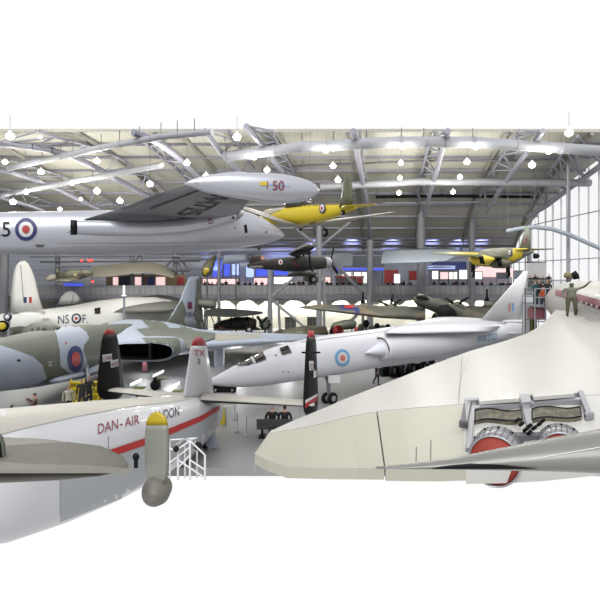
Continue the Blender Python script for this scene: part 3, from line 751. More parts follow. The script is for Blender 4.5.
mb = MB(); mb.lathe(c1, c0 - c1, [(0, .46), (.35, .36), ((c0 - c1).length, .02)], 'tsr_white', 24); mb.build('intake_cone', nc)
mb = MB(); d = (c0 - c1).normalized(); mb.lathe(at(381.5, 348, tn(381.5)) , d, [(-.1, .62), (.1, .62), (.1, .55), (.02, .5)], 'seam', 28); mb.build('intake_lip', nc)
mb = MB(); mb.wing([(at(388, 328.5, 30), at(508, 322.5, 38), .5), (at(384, 333, 27.3), at(490, 331.2, 32), .16)], 'tsr_white', 'silver_shade', up=Vector((0, 0, 1))); mb.build('wing', t)
mb = MB(); mb.wing([(at(400, 326, 32), at(505, 322, 39), .5), (at(436, 317.5, 38), at(486, 318.5, 42), .16)], 'tsr_white', 'tsr_white', up=Vector((0, 0, 1))); mb.build('wing', t)
mb = MB(); mb.wing([(at(478, 327, 37), at(537, 326, 40), .35), (at(470, 333.5, 33.5), at(520, 333.5, 36), .12)], 'white_paint', 'silver_shade', up=Vector((0, 0, 1))); mb.build('tailplane', t)
mb = MB(); mb.wing([(at(500, 322, 39), at(533, 322, 41), .35), (at(512, 317.5, 42), at(526, 318, 44), .12)], 'white_paint', up=Vector((0, 0, 1))); mb.build('tailplane', t)
mb = MB(); mb.wing([(at(479, 322, 38), at(521, 322, 40.6), .35), (at(501, 297, 39), at(525, 297, 40.6), .25), (at(523.5, 271.2, 40), at(528.5, 271, 40.6), .12)], 'white_paint'); mb.freeze()
mb.paint([(508.6, 303), (510.2, 303), (510.2, 311.5), (508.6, 311.5)], 'pale_red'); mb.paint([(512, 303), (514, 303), (514, 311), (512, 311)], 'pale_blue'); mb.build('tail_fin', t)
mb = MB(); mb.bar(at(328, 372, 26.9), at(329, 400, 26.9), .11, 'rail_grey'); mb.bar(at(324, 372, 26.9), at(328.5, 386, 26.9), .06, 'rail_grey'); g = mb.build('nose_gear_leg', t)
mb = MB(); mb.wheel(at(326, 398, 26.9), (.66, -.75, 0), .3, .2); mb.build('wheel', g)
mb = MB(); mb.wheel(at(332.5, 398.5, 26.3), (.66, -.75, 0), .32, .22); mb.build('wheel', g)
mb = MB(); mb.box(at(334.2, 379, 26.1), (.62, .04, .4), 'white_mark', .1); mb.build('gear_door', t)
for (x, y) in [(393, 371), (403, 370), (412, 368.5), (423, 367), (432, 365)]:
    mb = MB(); mb.wheel(at(x, y, 34), (.8, -.5, 0), .42, .3); mb.build('main_wheel', t)
mb = MB(); mb.bar(at(392, 368, 34), at(434, 363, 35), .14, 'black'); mb.bar(at(405, 368, 34), at(409, 355, 34), .13, 'rail_grey'); mb.bar(at(428, 364, 34), at(430, 352, 34), .13, 'rail_grey'); mb.box(at(441, 356.5, 33.5), (.8, .1, .7), 'tsr_white', .5); mb.build('main_gear_bogie', t)
# black low exhibit stands under the jet
for (x, y, w) in [(386, 372, .9), (398, 373, 1.1), (414, 371.5, 1.2), (426, 368, .9)]:
    mb = MB(); c = at_z(x, y + 4, .0); mb.box(c + Vector((0, 0, .3)), (w, .5, .5), 'black', .4); mb.box(c + Vector((.1, 0, .62)), (w * .6, .3, .2), 'black_matt', .3); mb.bar(c + Vector((-w * .3, 0, .5)), c + Vector((-w * .3, 0, .95)), .04, 'black'); mb.solo('equipment_box', 'black equipment box on the floor under the white strike jet', 'equipment', 'black boxes under the strike jet')

# ---- supersonic airliner on the right
t = thing('supersonic_airliner', 'huge white supersonic airliner filling the lower right, wing towards us', 'aircraft', Vector((6, 16, 0)))
LEp = [(254.5, 453.5, 3.2), (270.5, 431, 3.22), (290, 422, 3.25), (318, 410.5, 3.3), (345, 399, 3.4), (373, 388, 3.5), (400, 377.5, 3.6), (431, 365, 3.75), (470, 351, 3.95), (500, 342.5, 4.15), (527, 333.5, 4.4), (541, 325.5, 4.6), (553, 313, 4.9), (562, 301, 5.35), (584, 309, 5.5)]
SM = [(254.8, 454, 3.2), (271, 432.5, 3.22), (292, 429.5, 3.26), (320, 424, 3.32), (348, 416.5, 3.42), (376, 411.5, 3.52), (404, 408.5, 3.62), (434, 406, 3.72), (462, 404, 3.85), (495, 401, 3.95), (530, 398, 4.1), (565, 396, 4.2), (610, 394, 4.3), (650, 388, 4.45), (740, 372, 5.3)]
TE = [(268, 460.5, 3.2), (287, 467, 3.2), (308, 467.5, 3.2), (334, 468, 3.25), (358, 468, 3.3), (384, 468, 3.4), (410, 468, 3.5), (440, 468, 3.55), (466, 467, 3.6), (500, 466, 3.7), (540, 464, 3.75), (580, 460, 3.8), (630, 455, 3.85), (680, 450, 3.9), (860, 440, 4.7)]
A = [at_z(*p) for p in LEp]; B = [at_z(*p) for p in SM]; C_ = [at_z(*p) for p in TE]
rows = [[a.lerp(b, f) for a, b in zip(A, B)] for f in (0, .08, .25, .45, .65, .85, 1)]
mb = MB(); mb.slab(rows, .1, 'conc_white'); mb.slab([[p - Vector((0, 0, .1)) for p in r] for r in rows[1:]], .3, 'conc_white')
mb.freeze()
for pl in ([(378, 411), (379, 411), (364, 468), (363, 468)], [(462, 356), (462.5, 356), (459, 404), (458.5, 404)]): mb.paint(pl, 'seam', .006, 8)
mb.paint([(468, 358), (469, 358.6), (461, 380), (458, 400), (457, 400), (460, 379)], 'conc_cream', .006, 8); mb.disc((470, 366), 2, .6, 'conc_cream', .006); mb.disc((421, 409), 4, .5, 'seam', .006)
mb.build('wing', t)
mb = MB(); rows2 = [[a.lerp(b, f) for a, b in zip(B, C_)] for f in (.012, .5, 1)]
k = 6
mb.slab([r[:k] for r in rows2], .22, 'conc_cream', smooth=False); mb.build('elevon', t)
mb = MB(); D = [[r[5].lerp(r[6], .06)] + r[6:9] for r in rows2]
mb.slab(D, .24, 'conc_cream', smooth=False); mb.freeze(); mb.paint([(416, 447), (417, 447), (416.5, 462), (415.5, 462)], 'seam', .006); mb.paint([(430.5, 440), (431.6, 440), (431, 462), (430, 462)], 'seam', .006); mb.build('elevon', t)
mb = MB(); mb.slab([r[8:] for r in rows2], .3, 'conc_white', smooth=False); RT = mb.bvh(); mb.build('rear_wing_panel', t)
# fuselage
mb = MB(); cf = [(557.5, 298, 34, .25, .25), (560, 299.5, 33.2, .8, .8), (566, 302, 31.5, 1.2, 1.18), (577, 305, 29, 1.38, 1.4), (600, 310, 26, 1.42, 1.5), (640, 320, 21.5, 1.45, 1.6), (700, 336, 17.5, 1.45, 1.65), (790, 358, 14, 1.45, 1.7), (1137, 419, 8, 1.3, 1.5), (2517, 575, 3, .5, .5), (7000, 1100, 1, .1, .1)]
mb.loft([(at(x, y, Y), w, h) for x, y, Y, w, h in cf], 'conc_cream' if False else 'conc_white', 48); mb.freeze()
mb.paint([(555.5, 289.5), (570, 292), (585, 296), (602, 300.5), (602, 310.5), (585, 304.5), (570, 299), (555.5, 295.8)], 'maroon_stripe', .02)
for i in range(9): mb.paint([(581 + i * 2.6, 301 + i * .75), (582.6 + i * 2.6, 301.4 + i * .75), (582.6 + i * 2.6, 303.4 + i * .8), (581 + i * 2.6, 303 + i * .8)], 'white_mark' if i % 2 == 0 else 'glass_dark', .035)
mb.build('fuselage', t)
# reverser frame and nozzles
def zt(px, py):
    return None
NZ = 3.98
def onw(px, py, dz=0.0):
    d = (at(px, py, 1.0) - CAM).normalized(); h = RT.ray_cast(CAM, d)[0]
    if h is None: h = at_z(px, py, 3.9)
    return h + Vector((0, 0, dz))
def plate(pts, m, dz=.1, th=.1, mb=None):
    P = [onw(*p, dz) for p in pts]; Q = [p - Vector((0, 0, th)) for p in P]; n = len(P)
    return (mb or fr).add(P + Q, [tuple(range(n)), tuple(range(n, 2 * n))[::-1]] + [(i, (i + 1) % n, n + (i + 1) % n, n + i) for i in range(n)], m)
fr = MB()
def rail(a, b, w, m='rail_grey', dz=.12, mb=None):
    p, q = onw(*a, dz), onw(*b, dz); (mb or fr).bar(p, q, w, m, 4)
plate([(464.5, 404), (471, 404.5), (467, 428), (460, 428)], 'rail_grey')
plate([(472.5, 405.5), (476, 406), (471, 452), (465.5, 452)], 'rail_grey', .08)
plate([(464.5, 403.2), (583, 395.6), (584, 397.8), (465, 405.6)], 'rail_grey', .12)
plate([(475, 409.8), (582, 401.6), (583, 404.2), (475, 412.6)], 'rail_grey', .11)
plate([(519.5, 400.2), (529, 399.4), (531.5, 408), (521, 409)], 'rail_grey', .14)
plate([(522, 408), (529, 407.6), (533, 430), (527, 430)], 'rail_grey', .08)
plate([(578, 396.2), (583, 395.8), (592, 419), (587, 420.6)], 'rail_grey', .13)
plate([(584, 418), (594.5, 417.5), (594, 420), (586, 421.2)], 'rail_grey', .12)
plate([(459, 426.6), (468, 427), (467.6, 429.2), (459, 428.6)], 'truss_dark', .13)
rf = fr.build('reverser_frame', t)
for pl in [[(479, 404.6), (519, 402), (519.6, 407.2), (479, 410)], [(531.5, 401.2), (572, 398.4), (574.5, 402.4), (533.5, 405.8)]]:
    mb = MB(); plate(pl, 'conc_white', .2, .08, mb); mb.build('cover_plate', t)
for (x0, x1, o0, o1) in [(475, 521, 413.5, 412), (532, 580, 412, 409)]:
    mb = MB(); R1, R2 = [], []
    for i in range(13):
        f = i / 12; x = lerp(x0, x1, f); y = lerp(o0, o1, f) - 2.2 * math.sin(f * 2 * math.pi * .9 + .2) * .8 + 1
        R1.append(onw(x, y, .08)); R2.append(onw(x + (1.2 if f > .5 else 0), y + (11 - 1.5 * f), .08))
    mb.slab([R1, R2], .12, 'patch_brown', smooth=False); mb.freeze(); o = mb.build('louvre_panel', t)
    mb = MB(); mb.path([p + Vector((0, 0, .01)) for p in R1], .018, 'black', 5); mb.path([p + Vector((0, 0, .01)) for p in R2], .018, 'black', 5); mb.bar(R1[0], R2[0], .018, 'black', 5); mb.bar(R1[-1], R2[-1], .018, 'black', 5)
    for i in range(1, 12, 2): mb.bar(R1[i] + Vector((0, 0, .005)), R2[i] + Vector((0, 0, .005)), .008, 'truss_dark', 4)
    mb.build('louvre_edge', o)
for (x, y, xb, yb, Y0, r, rc) in [(494, 461.5, 499, 452.5, 8.75, .47, .40), (562, 455, 561, 446.5, 8.9, .42, .35)]:
    p0, p1 = at(x, y, Y0), at(xb, yb, Y0 + .8); a = p1 - p0; L = a.length
    mb = MB(); mb.lathe(p0, a, [(0.06, rc), (0, rc + .015), (0, r * .93), (L * .5, r), (L, r * 1.04), (L + .02, r * .8)], 'steel_bright', 40)
    nz = mb.build('exhaust_nozzle', t)
    mb = MB()
    an = a.normalized(); u = an.cross(Vector((0, 0, 1))).normalized(); w = u.cross(an)
    for i in range(15):
        th = math.pi * i / 14; d = u * math.cos(th) + w * math.sin(th); mb.bar(p0 + d * (r * .95), p1 + d * (r * 1.05), .008, 'truss_dark', 4)
    for i in range(1, 6):
        th = math.pi * (i + .0) / 6; d = u * math.cos(th) + w * math.sin(th); mb.ball(p0.lerp(p1, .8) + d * (r * 1.04), .025, 'black')
    mb.build('petal_joint', nz)
    mb = MB(); mb.lathe(p0 + an * .02, an, [(0, rc * .1), (0.0, rc), (.04, rc)], 'red_cover', 40); mb.build('nozzle_cover', nz)
mb = MB(); 
for (x, y) in [(520, 430), (524, 436), (528, 432), (533, 434), (538, 430), (528, 439), (516, 426), (541, 427)]: mb.bar(onw(x, y, .1), onw(x + 3, y + 3, .2), .035, 'black_matt', 6)
mb.box(onw(529, 438, .02), (.55, .22, .12), 'truss_dark'); mb.build('actuator', t)
# ---- foreground wing and propeller bits
t = thing('transport_wing', 'rounded grey engine cowling and wing at the bottom left corner', 'aircraft wing', at(60, 490, 6.5))
mb = MB()
N = 14
def ridge(px): return pw(px, [(-40, 437), (0, 437), (40, 438.5), (62, 441), (80, 446), (100, 453.5), (118, 461), (130, 467)])
g = []
for j, f in enumerate([0, .12, .3, .55, .8, 1]):
    row = []
    for i in range(N + 1):
        px = lerp(-40, 132, i / N); y0 = ridge(px); y1 = 469.5
        Y = lerp(7.6, 5.4, f); row.append(at(px, lerp(y0, max(y1, y0 + .5), f ** .75), Y))
    g.append(row)
mb.slab(g, .04, 'cowl_light'); mb.freeze()
mb.paint([(28, 461), (36, 461), (38, 464), (31, 463.5)], 'blade_grey', .006); mb.paint([(52, 461), (58, 462), (60, 465), (54, 464)], 'blade_grey', .006)
mb.build('cowling', t)
mb = MB(); mb.loft([(at(-30, 463, 6.4), .5, .12), (at(8, 462, 6.4), .6, .12), (at(40, 460.5, 6.3), .62, .12), (at(80, 462, 6.2), .5, .11), (at(112, 466, 6.1), .3, .04), (at(126, 467.5, 6.1), .1, .01)], 'engine_grey', 24); mb.build('nacelle_fairing', t)
mb = MB(); mb.path([at(-3, 433, 6.2), at(1, 437, 6.2), at(3.2, 444, 6.2), at(4.2, 456, 6.2)], .022, 'camo_green', 8); mb.path([at(-5, 434, 6.25), at(-1, 440, 6.25), at(1.5, 448, 6.25), at(2, 457, 6.25)], .03, 'black', 8); mb.build('trim_ring', t)
t = thing('propeller', 'grey propeller blade with yellow tip standing upright in front of the white airliner', 'propeller', at(157, 500, 6.0))
prof = [(488, 7), (478, 10), (468, 11.8), (455, 12.2), (440, 12.2), (430, 11.7), (425, 11.2)]
tip = [(425, 11.2), (420, 10.2), (416.5, 8.2), (413.8, 5.4), (412.3, 2.5), (412, .6)]
def blade(rows, m, tilt=.35):
    mb = MB(); secs = []
    for y, h in rows: secs.append((at(157 - h, y, 6 + tilt * h / 12 * .3), at(157 + h, y, 6 - tilt * h / 12 * .3), .05 if h > 2 else .03))
    return mb.wing(secs, m)
b = blade(prof, 'blade_grey').build('blade', t); blade(tip, 'yellow_tip').build('blade_tip', b)
mb = MB(); mb.lathe(at(157, 490, 6.02), (0, -1, 0), [(-.1, .16), (.05, .17), (.14, .14), (.22, .04)], 'engine_grey', 24); mb.build('hub', t)
# grey leading edge at the bottom right
t = thing('grey_wing', 'grey metal wing edge with bright highlights along the bottom right corner', 'aircraft wing', at(520, 470, 6.6))
mb = MB(); secs = []
for (px, yt_, yb, Y) in [(640, 426, 474, 6.6), (600, 432.5, 471, 6.6), (560, 439, 469.5, 6.6), (520, 446.5, 469, 6.6), (490, 452, 468.8, 6.6), (455, 458.5, 468.6, 6.6), (425, 462.5, 468.4, 6.6), (395, 466, 468.3, 6.6), (376, 467.6, 468.2, 6.6)]:
    h = (yb - yt_) / 2 * Y / F; secs.append((at(px, (yt_ + yb) / 2, Y), h * 1.4 + .03, h))
mb.loft(secs, 'wing_grey', 36); mb.freeze()
mb.paint([(430, 468.5), (445, 466), (470, 463.6), (500, 464.5), (540, 468.5)], 'black', .01)  # dark shadow curve below the edge, painted on in black
mb.paint([(530, 459.2), (600, 447), (600, 447.8), (530, 459.9)], 'white_mark', .006)  # highlight on the metal, painted as a thin white line
mb.build('leading_edge', t)

# ---- white flying boat behind
t = thing('flying_boat', 'white flying boat with tall rounded fin and letters NS F behind the bomber', 'aircraft', Vector((-20, 42, 0)))
mb = MB(); bd = lambda px: 53 + (px + 20) * .02
mb.loft(pst([(-12, 319, 327, .5), (0, 314, 331, .8), (20, 311, 335, 1), (45, 309, 338), (70, 306, 342), (100, 300.5, 342), (130, 297, 340), (155, 297, 338), (172, 300, 334)], bd), 'boat_white', 36, ex=2.3); mb.freeze()
mb.text('NS', (57.5, 324), (9.6, -.8), (0, -12), 'navy', .04); mb.text('F.', (82, 323), (9, 0), (0, -12), 'navy', .04)
mb.roundel((76.5, 318.5), 5, 5, [(1, 'navy'), (.62, 'white_mark'), (.32, 'red_mark')], .04)
mb.paint([(94.5, 308.5), (100.5, 307.5), (100.5, 313.8), (94.8, 314)], 'black', .04); mb.text('ML796', (43, 320.5), (2.3, 0), (0, -3), 'seam', .04)
mb.paint([(20, 326), (60, 331), (60, 343), (-5, 343), (-5, 330)], 'boat_grey', .02)
mb.build('hull', t)
mb = MB(); mb.wing([(at(43.5, 311, 54.1), at(10.5, 313, 52.7), .5), (at(39, 295, 54.1), at(10.8, 296, 52.7), .42), (at(35.5, 280, 54.1), at(12, 281, 52.9), .34), (at(32, 270, 54.0), at(13.5, 271, 53.0), .28), (at(28.5, 263.5, 53.8), at(16, 265, 53.2), .2), (at(25, 260.5, 53.7), at(19.5, 261.5, 53.3), .1)], 'boat_white'); mb.freeze()
mb.paint([(20.3, 265), (20.9, 265), (24, 302), (23.4, 302)], 'seam', .03)
mb.paint([(24, 297), (26.7, 297), (26.7, 303), (24, 303)], 'blue_roundel'); mb.paint([(26.7, 297), (29, 297), (29, 303), (26.7, 303)], 'white_mark'); mb.paint([(29, 297), (31.8, 297), (31.8, 303), (29, 303)], 'red_mark')
mb.paint([(-2, 0), (-1, 0), (-1, 1)], 'seam') if False else None
mb.build('tail_fin', t)
mb = MB(); mb.wing([(at(46, 313, 52.1), at(20, 312, 51.0), .35), (at(43, 314.2, 48.6), at(18, 313.3, 47.7), .14), (at(36, 315, 48.0), at(22, 314.6, 47.4), .06)], 'boat_white', 'boat_grey'); mb.build('tailplane', t)
mb = MB(); mb.wing([(at(184, 303, 60), at(143, 296.5, 60), 1.2), (at(178, 309, 52), at(113, 312.5, 51.5), .6)], 'boat_grey', 'boat_grey', up=Vector((0, 0, 1))); mb.build('wing', t)
mb = MB(); mb.wing([(at(57, 305, 58), at(81, 303, 58.5), .4), (at(61, 297, 58), at(80.5, 298, 58.5), .35), (at(66, 292.5, 58), at(78, 294, 58.5), .25), (at(70, 291, 58), at(75, 291.8, 58.4), .12)], 'white_paint'); mb.freeze(); mb.paint([(74, 292), (74.6, 292), (71.8, 304), (71.2, 304)], 'seam', .03)
lo = mb.solo('white_tail_fin', 'low rounded white tail fin showing behind the flying boat hull', 'tail fin')
mb = MB(); mb.lathe(at(2.8, 326, 30), (0.35, -1, 0), [(0, .1), (0, .34), (.1, .34), (.1, .1)], 'black_matt', 20); c = at(2.8, 326, 30)
mb.lathe(c + Vector((.02, -.11, 0)), (0.35, -1, 0), [(0, .1), (0, .22), (.03, .22), (.03, .1)], 'yellow', 20); mb.bar(c, Vector((c.x - .3, c.y + .5, 0)), .06, 'truss_dark'); mb.solo('marker_disc', 'small dark disc with a yellow ring at the left edge', 'disc')
mb = MB(); c = at(8, 317, 34); mb.lathe(c, (0, -1, 0), [(0, .05), (0, .28), (.08, .28), (.08, .05)], 'navy', 18); mb.lathe(c + Vector((0, -.09, 0)), (0, -1, 0), [(0, .03), (0, .16), (.02, .16), (.02, .03)], 'white_mark', 18); mb.bar(c + Vector((.0, .1, 0)), Vector((c.x, c.y + .1, 0)), .09, 'rail_grey'); mb.solo('marker_stand', 'small stand with a navy and white disc beside the white fin', 'stand')

# ---- helpers for the small aircraft
def prop(parent, c, ax, R, n, ph, m='black', wd=.12):
    ax = Vector(ax).normalized(); u = ax.orthogonal().normalized(); w = ax.cross(u)
    p = MB(); p.lathe(c, ax, [(-.12, .06 * R + .1), (.1, .06 * R + .1), (.3, .03)], m, 14); s = p.build('spinner', parent)
    for i in range(n):
        a = ph + 2 * math.pi * i / n; d = u * math.cos(a) + w * math.sin(a); e = ax.cross(d); q = MB()
        q.wing([(c + d * .1 - e * wd * .5, c + d * .1 + e * wd * .5, .05), (c + d * R * .5 - e * wd + ax * .04, c + d * R * .5 + e * wd - ax * .04, .04), (c + d * R * .9 - e * wd * .8, c + d * R * .9 + e * wd * .8, .03), (c + d * R - e * .03, c + d * R + e * .03, .02)], m); q.build('blade', s)

# ---- yellow trainer
t = thing('trainer_aircraft', 'yellow trainer with grey-green fin hanging from the roof, tail towards us', 'aircraft', at(300, 232, 26))
mb = MB(); cd = lambda px: lerp(27.5, 22.2, (px - 262) / 92)
mb.loft(pst([(262, 213, 221), (268, 209.5, 225), (285, 207.5, 223.5), (300, 205.5, 225.5), (315, 204.5, 223.5), (330, 203.5, 219.5), (343, 204, 214), (352, 205, 210.5), (356, 206.5, 209)], cd, .8), 'yellow', 32, ex=2.4); mb.freeze()
mb.roundel((322.8, 208.5), 3.3, 4.8, [(1, 'navy'), (.68, 'white_mark'), (.34, 'red_mark')], .03)
mb.paint([(286, 203), (343, 202), (343, 204.4), (320, 205), (286, 208)], 'trainer_camo', .02); mb.paint([(262, 211), (288, 204), (288, 206.8), (270, 214), (263, 220)], 'trainer_silver', .02)
mb.paint([(300, 229), (306, 223.5), (318, 221), (318, 230)], 'trainer_camo', .025); mb.build('fuselage', t)
mb = MB(); mb.loft([(at(284, 206, 26), .1, .1), (at(290, 204.5, 25.8), .32, .28), (at(300, 203, 25.3), .34, .34), (at(309, 203.5, 24.9), .25, .22), (at(314, 204.5, 24.6), .06, .08)], 'glass_dark', 20); mb.build('cockpit_canopy', t)
mb = MB(); mb.wing([(at(339, 207, 22.8), at(352.5, 206, 22), .2), (at(341.5, 195, 22.8), at(353, 196, 22), .16), (at(343.5, 183, 22.7), at(352, 185, 22.1), .12), (at(345.5, 176, 22.6), at(351, 178, 22.2), .08), (at(347.5, 172.5, 22.5), at(349, 173, 22.4), .04)], 'trainer_camo'); mb.freeze(); mb.paint([(342.4, 186), (343.9, 186), (342.2, 199), (340.5, 199)], 'white_mark', .02, 4); mb.build('tail_fin', t)
mb = MB(); mb.wing([(at(343, 207, 22.7), at(348, 205, 21.6), .14), (at(366, 204, 24), at(368, 202.5, 23.2), .05)], 'yellow'); mb.build('tailplane', t) if False else None
mb = MB(); mb.wing([(at(340, 209, 22.9), at(346, 205.5, 21.4), .16), (at(371, 206.3, 23.8), at(376, 203.3, 23.2), .05)], 'yellow', up=Vector((0, 0, 1))); mb.build('tailplane', t)
mb = MB(); mb.wing([(at(342, 208.5, 22.9), at(350, 205, 21.8), .14), (at(322, 214, 20.5), at(332, 211, 20), .05)], 'yellow', up=Vector((0, 0, 1))); 
mb = MB(); mb.wing([(at(292, 227.5, 27), at(318, 222.5, 25), .3), (at(340, 220.5, 28.5), at(357, 217.5, 27), .2), (at(388, 213.5, 30), at(396, 211.5, 29), .08)], 'trainer_silver', up=Vector((0, 0, 1))); mb.build('wing', t)
mb = MB(); mb.wing([(at(276, 221, 26.5), at(304, 227.5, 24.6), .3), (at(256, 211, 26), at(272, 219.5, 24.2), .2), (at(228, 202, 25.2), at(240, 208, 24), .08)], 'trainer_silver', up=Vector((0, 0, 1))); mb.build('wing', t)
prop(t, at(259, 217, 27.8), (-.6, .8, 0), 1.0, 2, .3)
for (x, y, Y) in [(325, 232.5, 25.2), (343, 213, 22.6)]:
    mb = MB(); mb.wheel(at(x, y, Y), (.83, .56, 0), .22 if y > 220 else .1, .12); mb.bar(at(x, y, Y), at(x - 2, y - 6, Y), .03, 'black'); mb.build('wheel', t)
mb = MB(); mb.bar(at(300, 229, 25.5), at(301, 230.5, 25.5), .1, 'black_matt'); mb.build('belly_step', t)

# ---- dark high-winged aircraft
t = thing('observation_aircraft', 'dark high-winged aircraft with spatted wheels hanging before the blue screens', 'aircraft', at(300, 284, 34))
mb = MB(); ld_ = lambda px: lerp(31, 36, (px - 248) / 84)
mb.loft(pst([(248, 264, 268), (256, 261, 268.5), (270, 259, 270), (285, 257.5, 271.5), (300, 256, 272), (312, 256, 270), (322, 256.5, 269), (326, 257.5, 268)], ld_, .8), 'lys_dark', 28); mb.freeze()
mb.roundel((280.3, 262.3), 2.2, 2.4, [(1, 'white_mark'), (.5, 'red_mark')], .03); mb.text('MA', (291, 266.5), (6, 0), (0, -7), 'maroon', .03); mb.build('fuselage', t)
mb = MB(); mb.lathe(at(323, 263, 35.5), (.7, .6, 0), [(0, .3), (.1, .42), (.5, .42), (.6, .3)], 'rail_grey', 20); mb.build('engine_cowling', t)
mb = MB(); mb.wing([(at(268, 264, 32.2), at(249, 266, 31), .16), (at(264, 257, 32), at(249.5, 258, 31), .1), (at(260, 254.6, 32), at(252, 255.2, 31.2), .05)], 'lys_dark'); mb.freeze(); mb.paint([(260, 254), (265, 254), (265, 259), (261, 260)], 'pale_red', .02); mb.build('tail_fin', t)
mb = MB(); mb.wing([(at(262, 265.5, 32), at(248, 266.5, 31), .12), (at(264, 267.8, 29), at(252, 269, 28.4), .04)], 'lys_dark', up=Vector((0, 0, 1))); mb.build('tailplane', t)
mb = MB(); mb.wing([(at(306, 248.5, 35), at(291, 256, 33), .6), (at(312, 246.5, 32), at(288, 254.5, 30.2), .6), (at(315, 246.5, 29), at(291, 253, 27.6), .4), (at(312.5, 246.5, 28), at(300, 249.5, 27.2), .15)], 'lys_dark', 'black_matt', up=Vector((0, 0, 1))); mb.build('wing', t)
mb = MB(); mb.wing([(at(306, 248, 35), at(300, 252, 34), .3), (at(312, 252, 39), at(306, 255, 38), .2)], 'lys_dark', up=Vector((0, 0, 1))); mb.build('wing', t)
for (x, Y) in [(308.5, 33), (303, 34.5)]:
    mb = MB(); mb.bar(at(x, 250, Y), at(x + 2.5, 269, Y), .06, 'black_matt'); mb.build('wing_strut', t)
mb = MB(); mb.loft([(at(303, 279, 34), .1, .1), (at(308, 278, 34), .18, .34), (at(313, 278, 34.3), .2, .42), (at(318, 279, 34.6), .1, .25)], 'camo_green', 16); mb.bar(at(312, 274, 34.2), at(313, 266, 34.3), .09, 'lys_dark'); w_ = mb.build('wheel_spat', t)
mb = MB(); mb.wheel(at(313, 279.5, 33.9), (-.5, .85, 0), .3, .16); mb.build('wheel', w_)
mb = MB(); mb.loft([(at(288, 275.5, 32), .05, .05), (at(296, 274, 32.5), .5, .16), (at(306, 274, 33), .5, .18), (at(316, 273.5, 34), .2, .1)], 'lys_dark', 16); mb.build('stub_wing', t)
prop(t, at(330.5, 262.8, 36.4), (.7, .6, 0), 1.15, 3, 1.2)

# ---- camouflaged twin hanging right
t = thing('twin_engined_aircraft', 'yellow and camouflaged twin-engined aircraft hanging before the glass gable', 'aircraft', at(500, 272, 36))
mb = MB(); md = lambda px: lerp(40, 33, (px - 474) / 58)
mb.loft(pst([(472, 256, 262), (478, 252, 266), (490, 248.5, 267), (505, 247.5, 266.5), (516, 247.5, 262), (526, 248.5, 256), (533, 250, 253)], md, .8), 'mossie_camo', 28); mb.freeze()
mb.roundel((510, 252.8), 2, 3.3, [(1, 'navy'), (.65, 'white_mark'), (.3, 'red_mark')], .03)
mb.paint([(513, 246), (524, 246), (522, 257), (511, 262), (508, 259), (513, 256)], 'yellow', .02); mb.paint([(470, 262), (486, 262), (500, 264), (512, 262), (505, 270), (470, 270)], 'yellow', .02); mb.build('fuselage', t)
mb = MB(); mb.wing([(at(519, 249, 34.5), at(530.5, 250, 33), .2), (at(523, 236, 34.4), at(531, 237, 33.2), .14), (at(525.5, 226, 34.2), at(529.5, 228, 33.4), .06)], 'mossie_camo'); mb.freeze(); mb.paint([(525, 238), (527, 238), (526, 243), (524.4, 243)], 'maroon', .02); mb.build('tail_fin', t)
mb = MB(); mb.wing([(at(514, 250, 34.4), at(528, 248.8, 33), .18), (at(549, 249.6, 35.5), at(555, 248.4, 35), .05)], 'yellow', 'camo_green', up=Vector((0, 0, 1))); mb.build('tailplane', t)
mb = MB(); mb.wing([(at(487, 254, 38.5), at(506, 258, 35.8), .5), (at(462, 252.5, 36.5), at(472, 256.5, 34.6), .3), (at(437, 252.4, 35), at(431, 254, 34.2), .08)], 'mossie_camo', 'trainer_camo', up=Vector((0, 0, 1))); mb.freeze(); mb.paint([(445, 253), (478, 253), (478, 254.8), (455, 254.4)], 'yellow', .02, 4); mb.build('wing', t)
for (x, y, Y) in [(480, 259.5, 36), (498, 262.5, 36.5)]:
    mb = MB(); mb.loft([(at(x - 9, y - 1, Y + 1), .2, .2), (at(x - 3, y, Y), .5, .42), (at(x + 6, y + 1, Y - .8), .45, .36), (at(x + 14, y - .5, Y - 1.6), .08, .08)], 'yellow' if x < 490 else 'trainer_camo', 20); mb.freeze()
    mb.paint([(x - 2, y - 8), (x + 2, y - 8), (x + 6, y + 8), (x + 1, y + 8)], 'black_matt', .02, 4); mb.build('engine_nacelle', t)
for x in (473, 508):
    mb = MB(); mb.bar(at(x, 262, 36.5), at(x, 275, 36.5), .16, 'black', 8); mb.wheel(at(x, 274, 36.2), (1, 0, 0), .26, .18); mb.build('undercarriage', t)
mb = MB(); mb.lathe(at(533, 256, 33), (1, -.5, 0), [(0, .1), (.05, .2), (.3, .16), (.4, .05)], 'black', 12); mb.build('tail_wheel', t)

# ---- four-engined camouflaged bomber on the floor
t = thing('heavy_bomber', 'camouflaged heavy bomber behind the white strike jet with roundel on its wing', 'aircraft', Vector((10, 46, 0)))
mb = MB(); mb.loft([(at(x, y, Y), h * Y / F, h * Y / F) for x, y, Y, h in [(414, 298, 44, 2), (417, 299.5, 44, 4.8), (422, 301, 44, 6), (435, 305, 44.2, 6.8), (450, 311, 44.5, 7), (465, 316.5, 45, 6), (480, 321, 45.5, 4.5), (492, 323, 46, 3)]], 'lanc_camo', 28); mb.freeze()
mb.build('fuselage', t)
mb = MB(); mb.wing([(at(425, 318, 42.5), at(425, 307, 49), 1.0), (at(380, 316, 42.2), at(385, 306, 48), .8), (at(340, 311.5, 42), at(345, 304.5, 46.5), .55), (at(312, 309, 42), at(318, 304.5, 45), .3), (at(299.5, 308, 42.5), at(302, 306.5, 43.6), .08)], 'lanc_camo'); mb.freeze()
mb.paint([(337, 302), (357, 302), (360, 313), (346, 313), (340, 308)], 'blue_roundel', .03); mb.paint([(343.5, 302), (353, 302), (353.5, 309), (344.5, 308.5)], 'red_mark', .05); mb.build('wing', t)
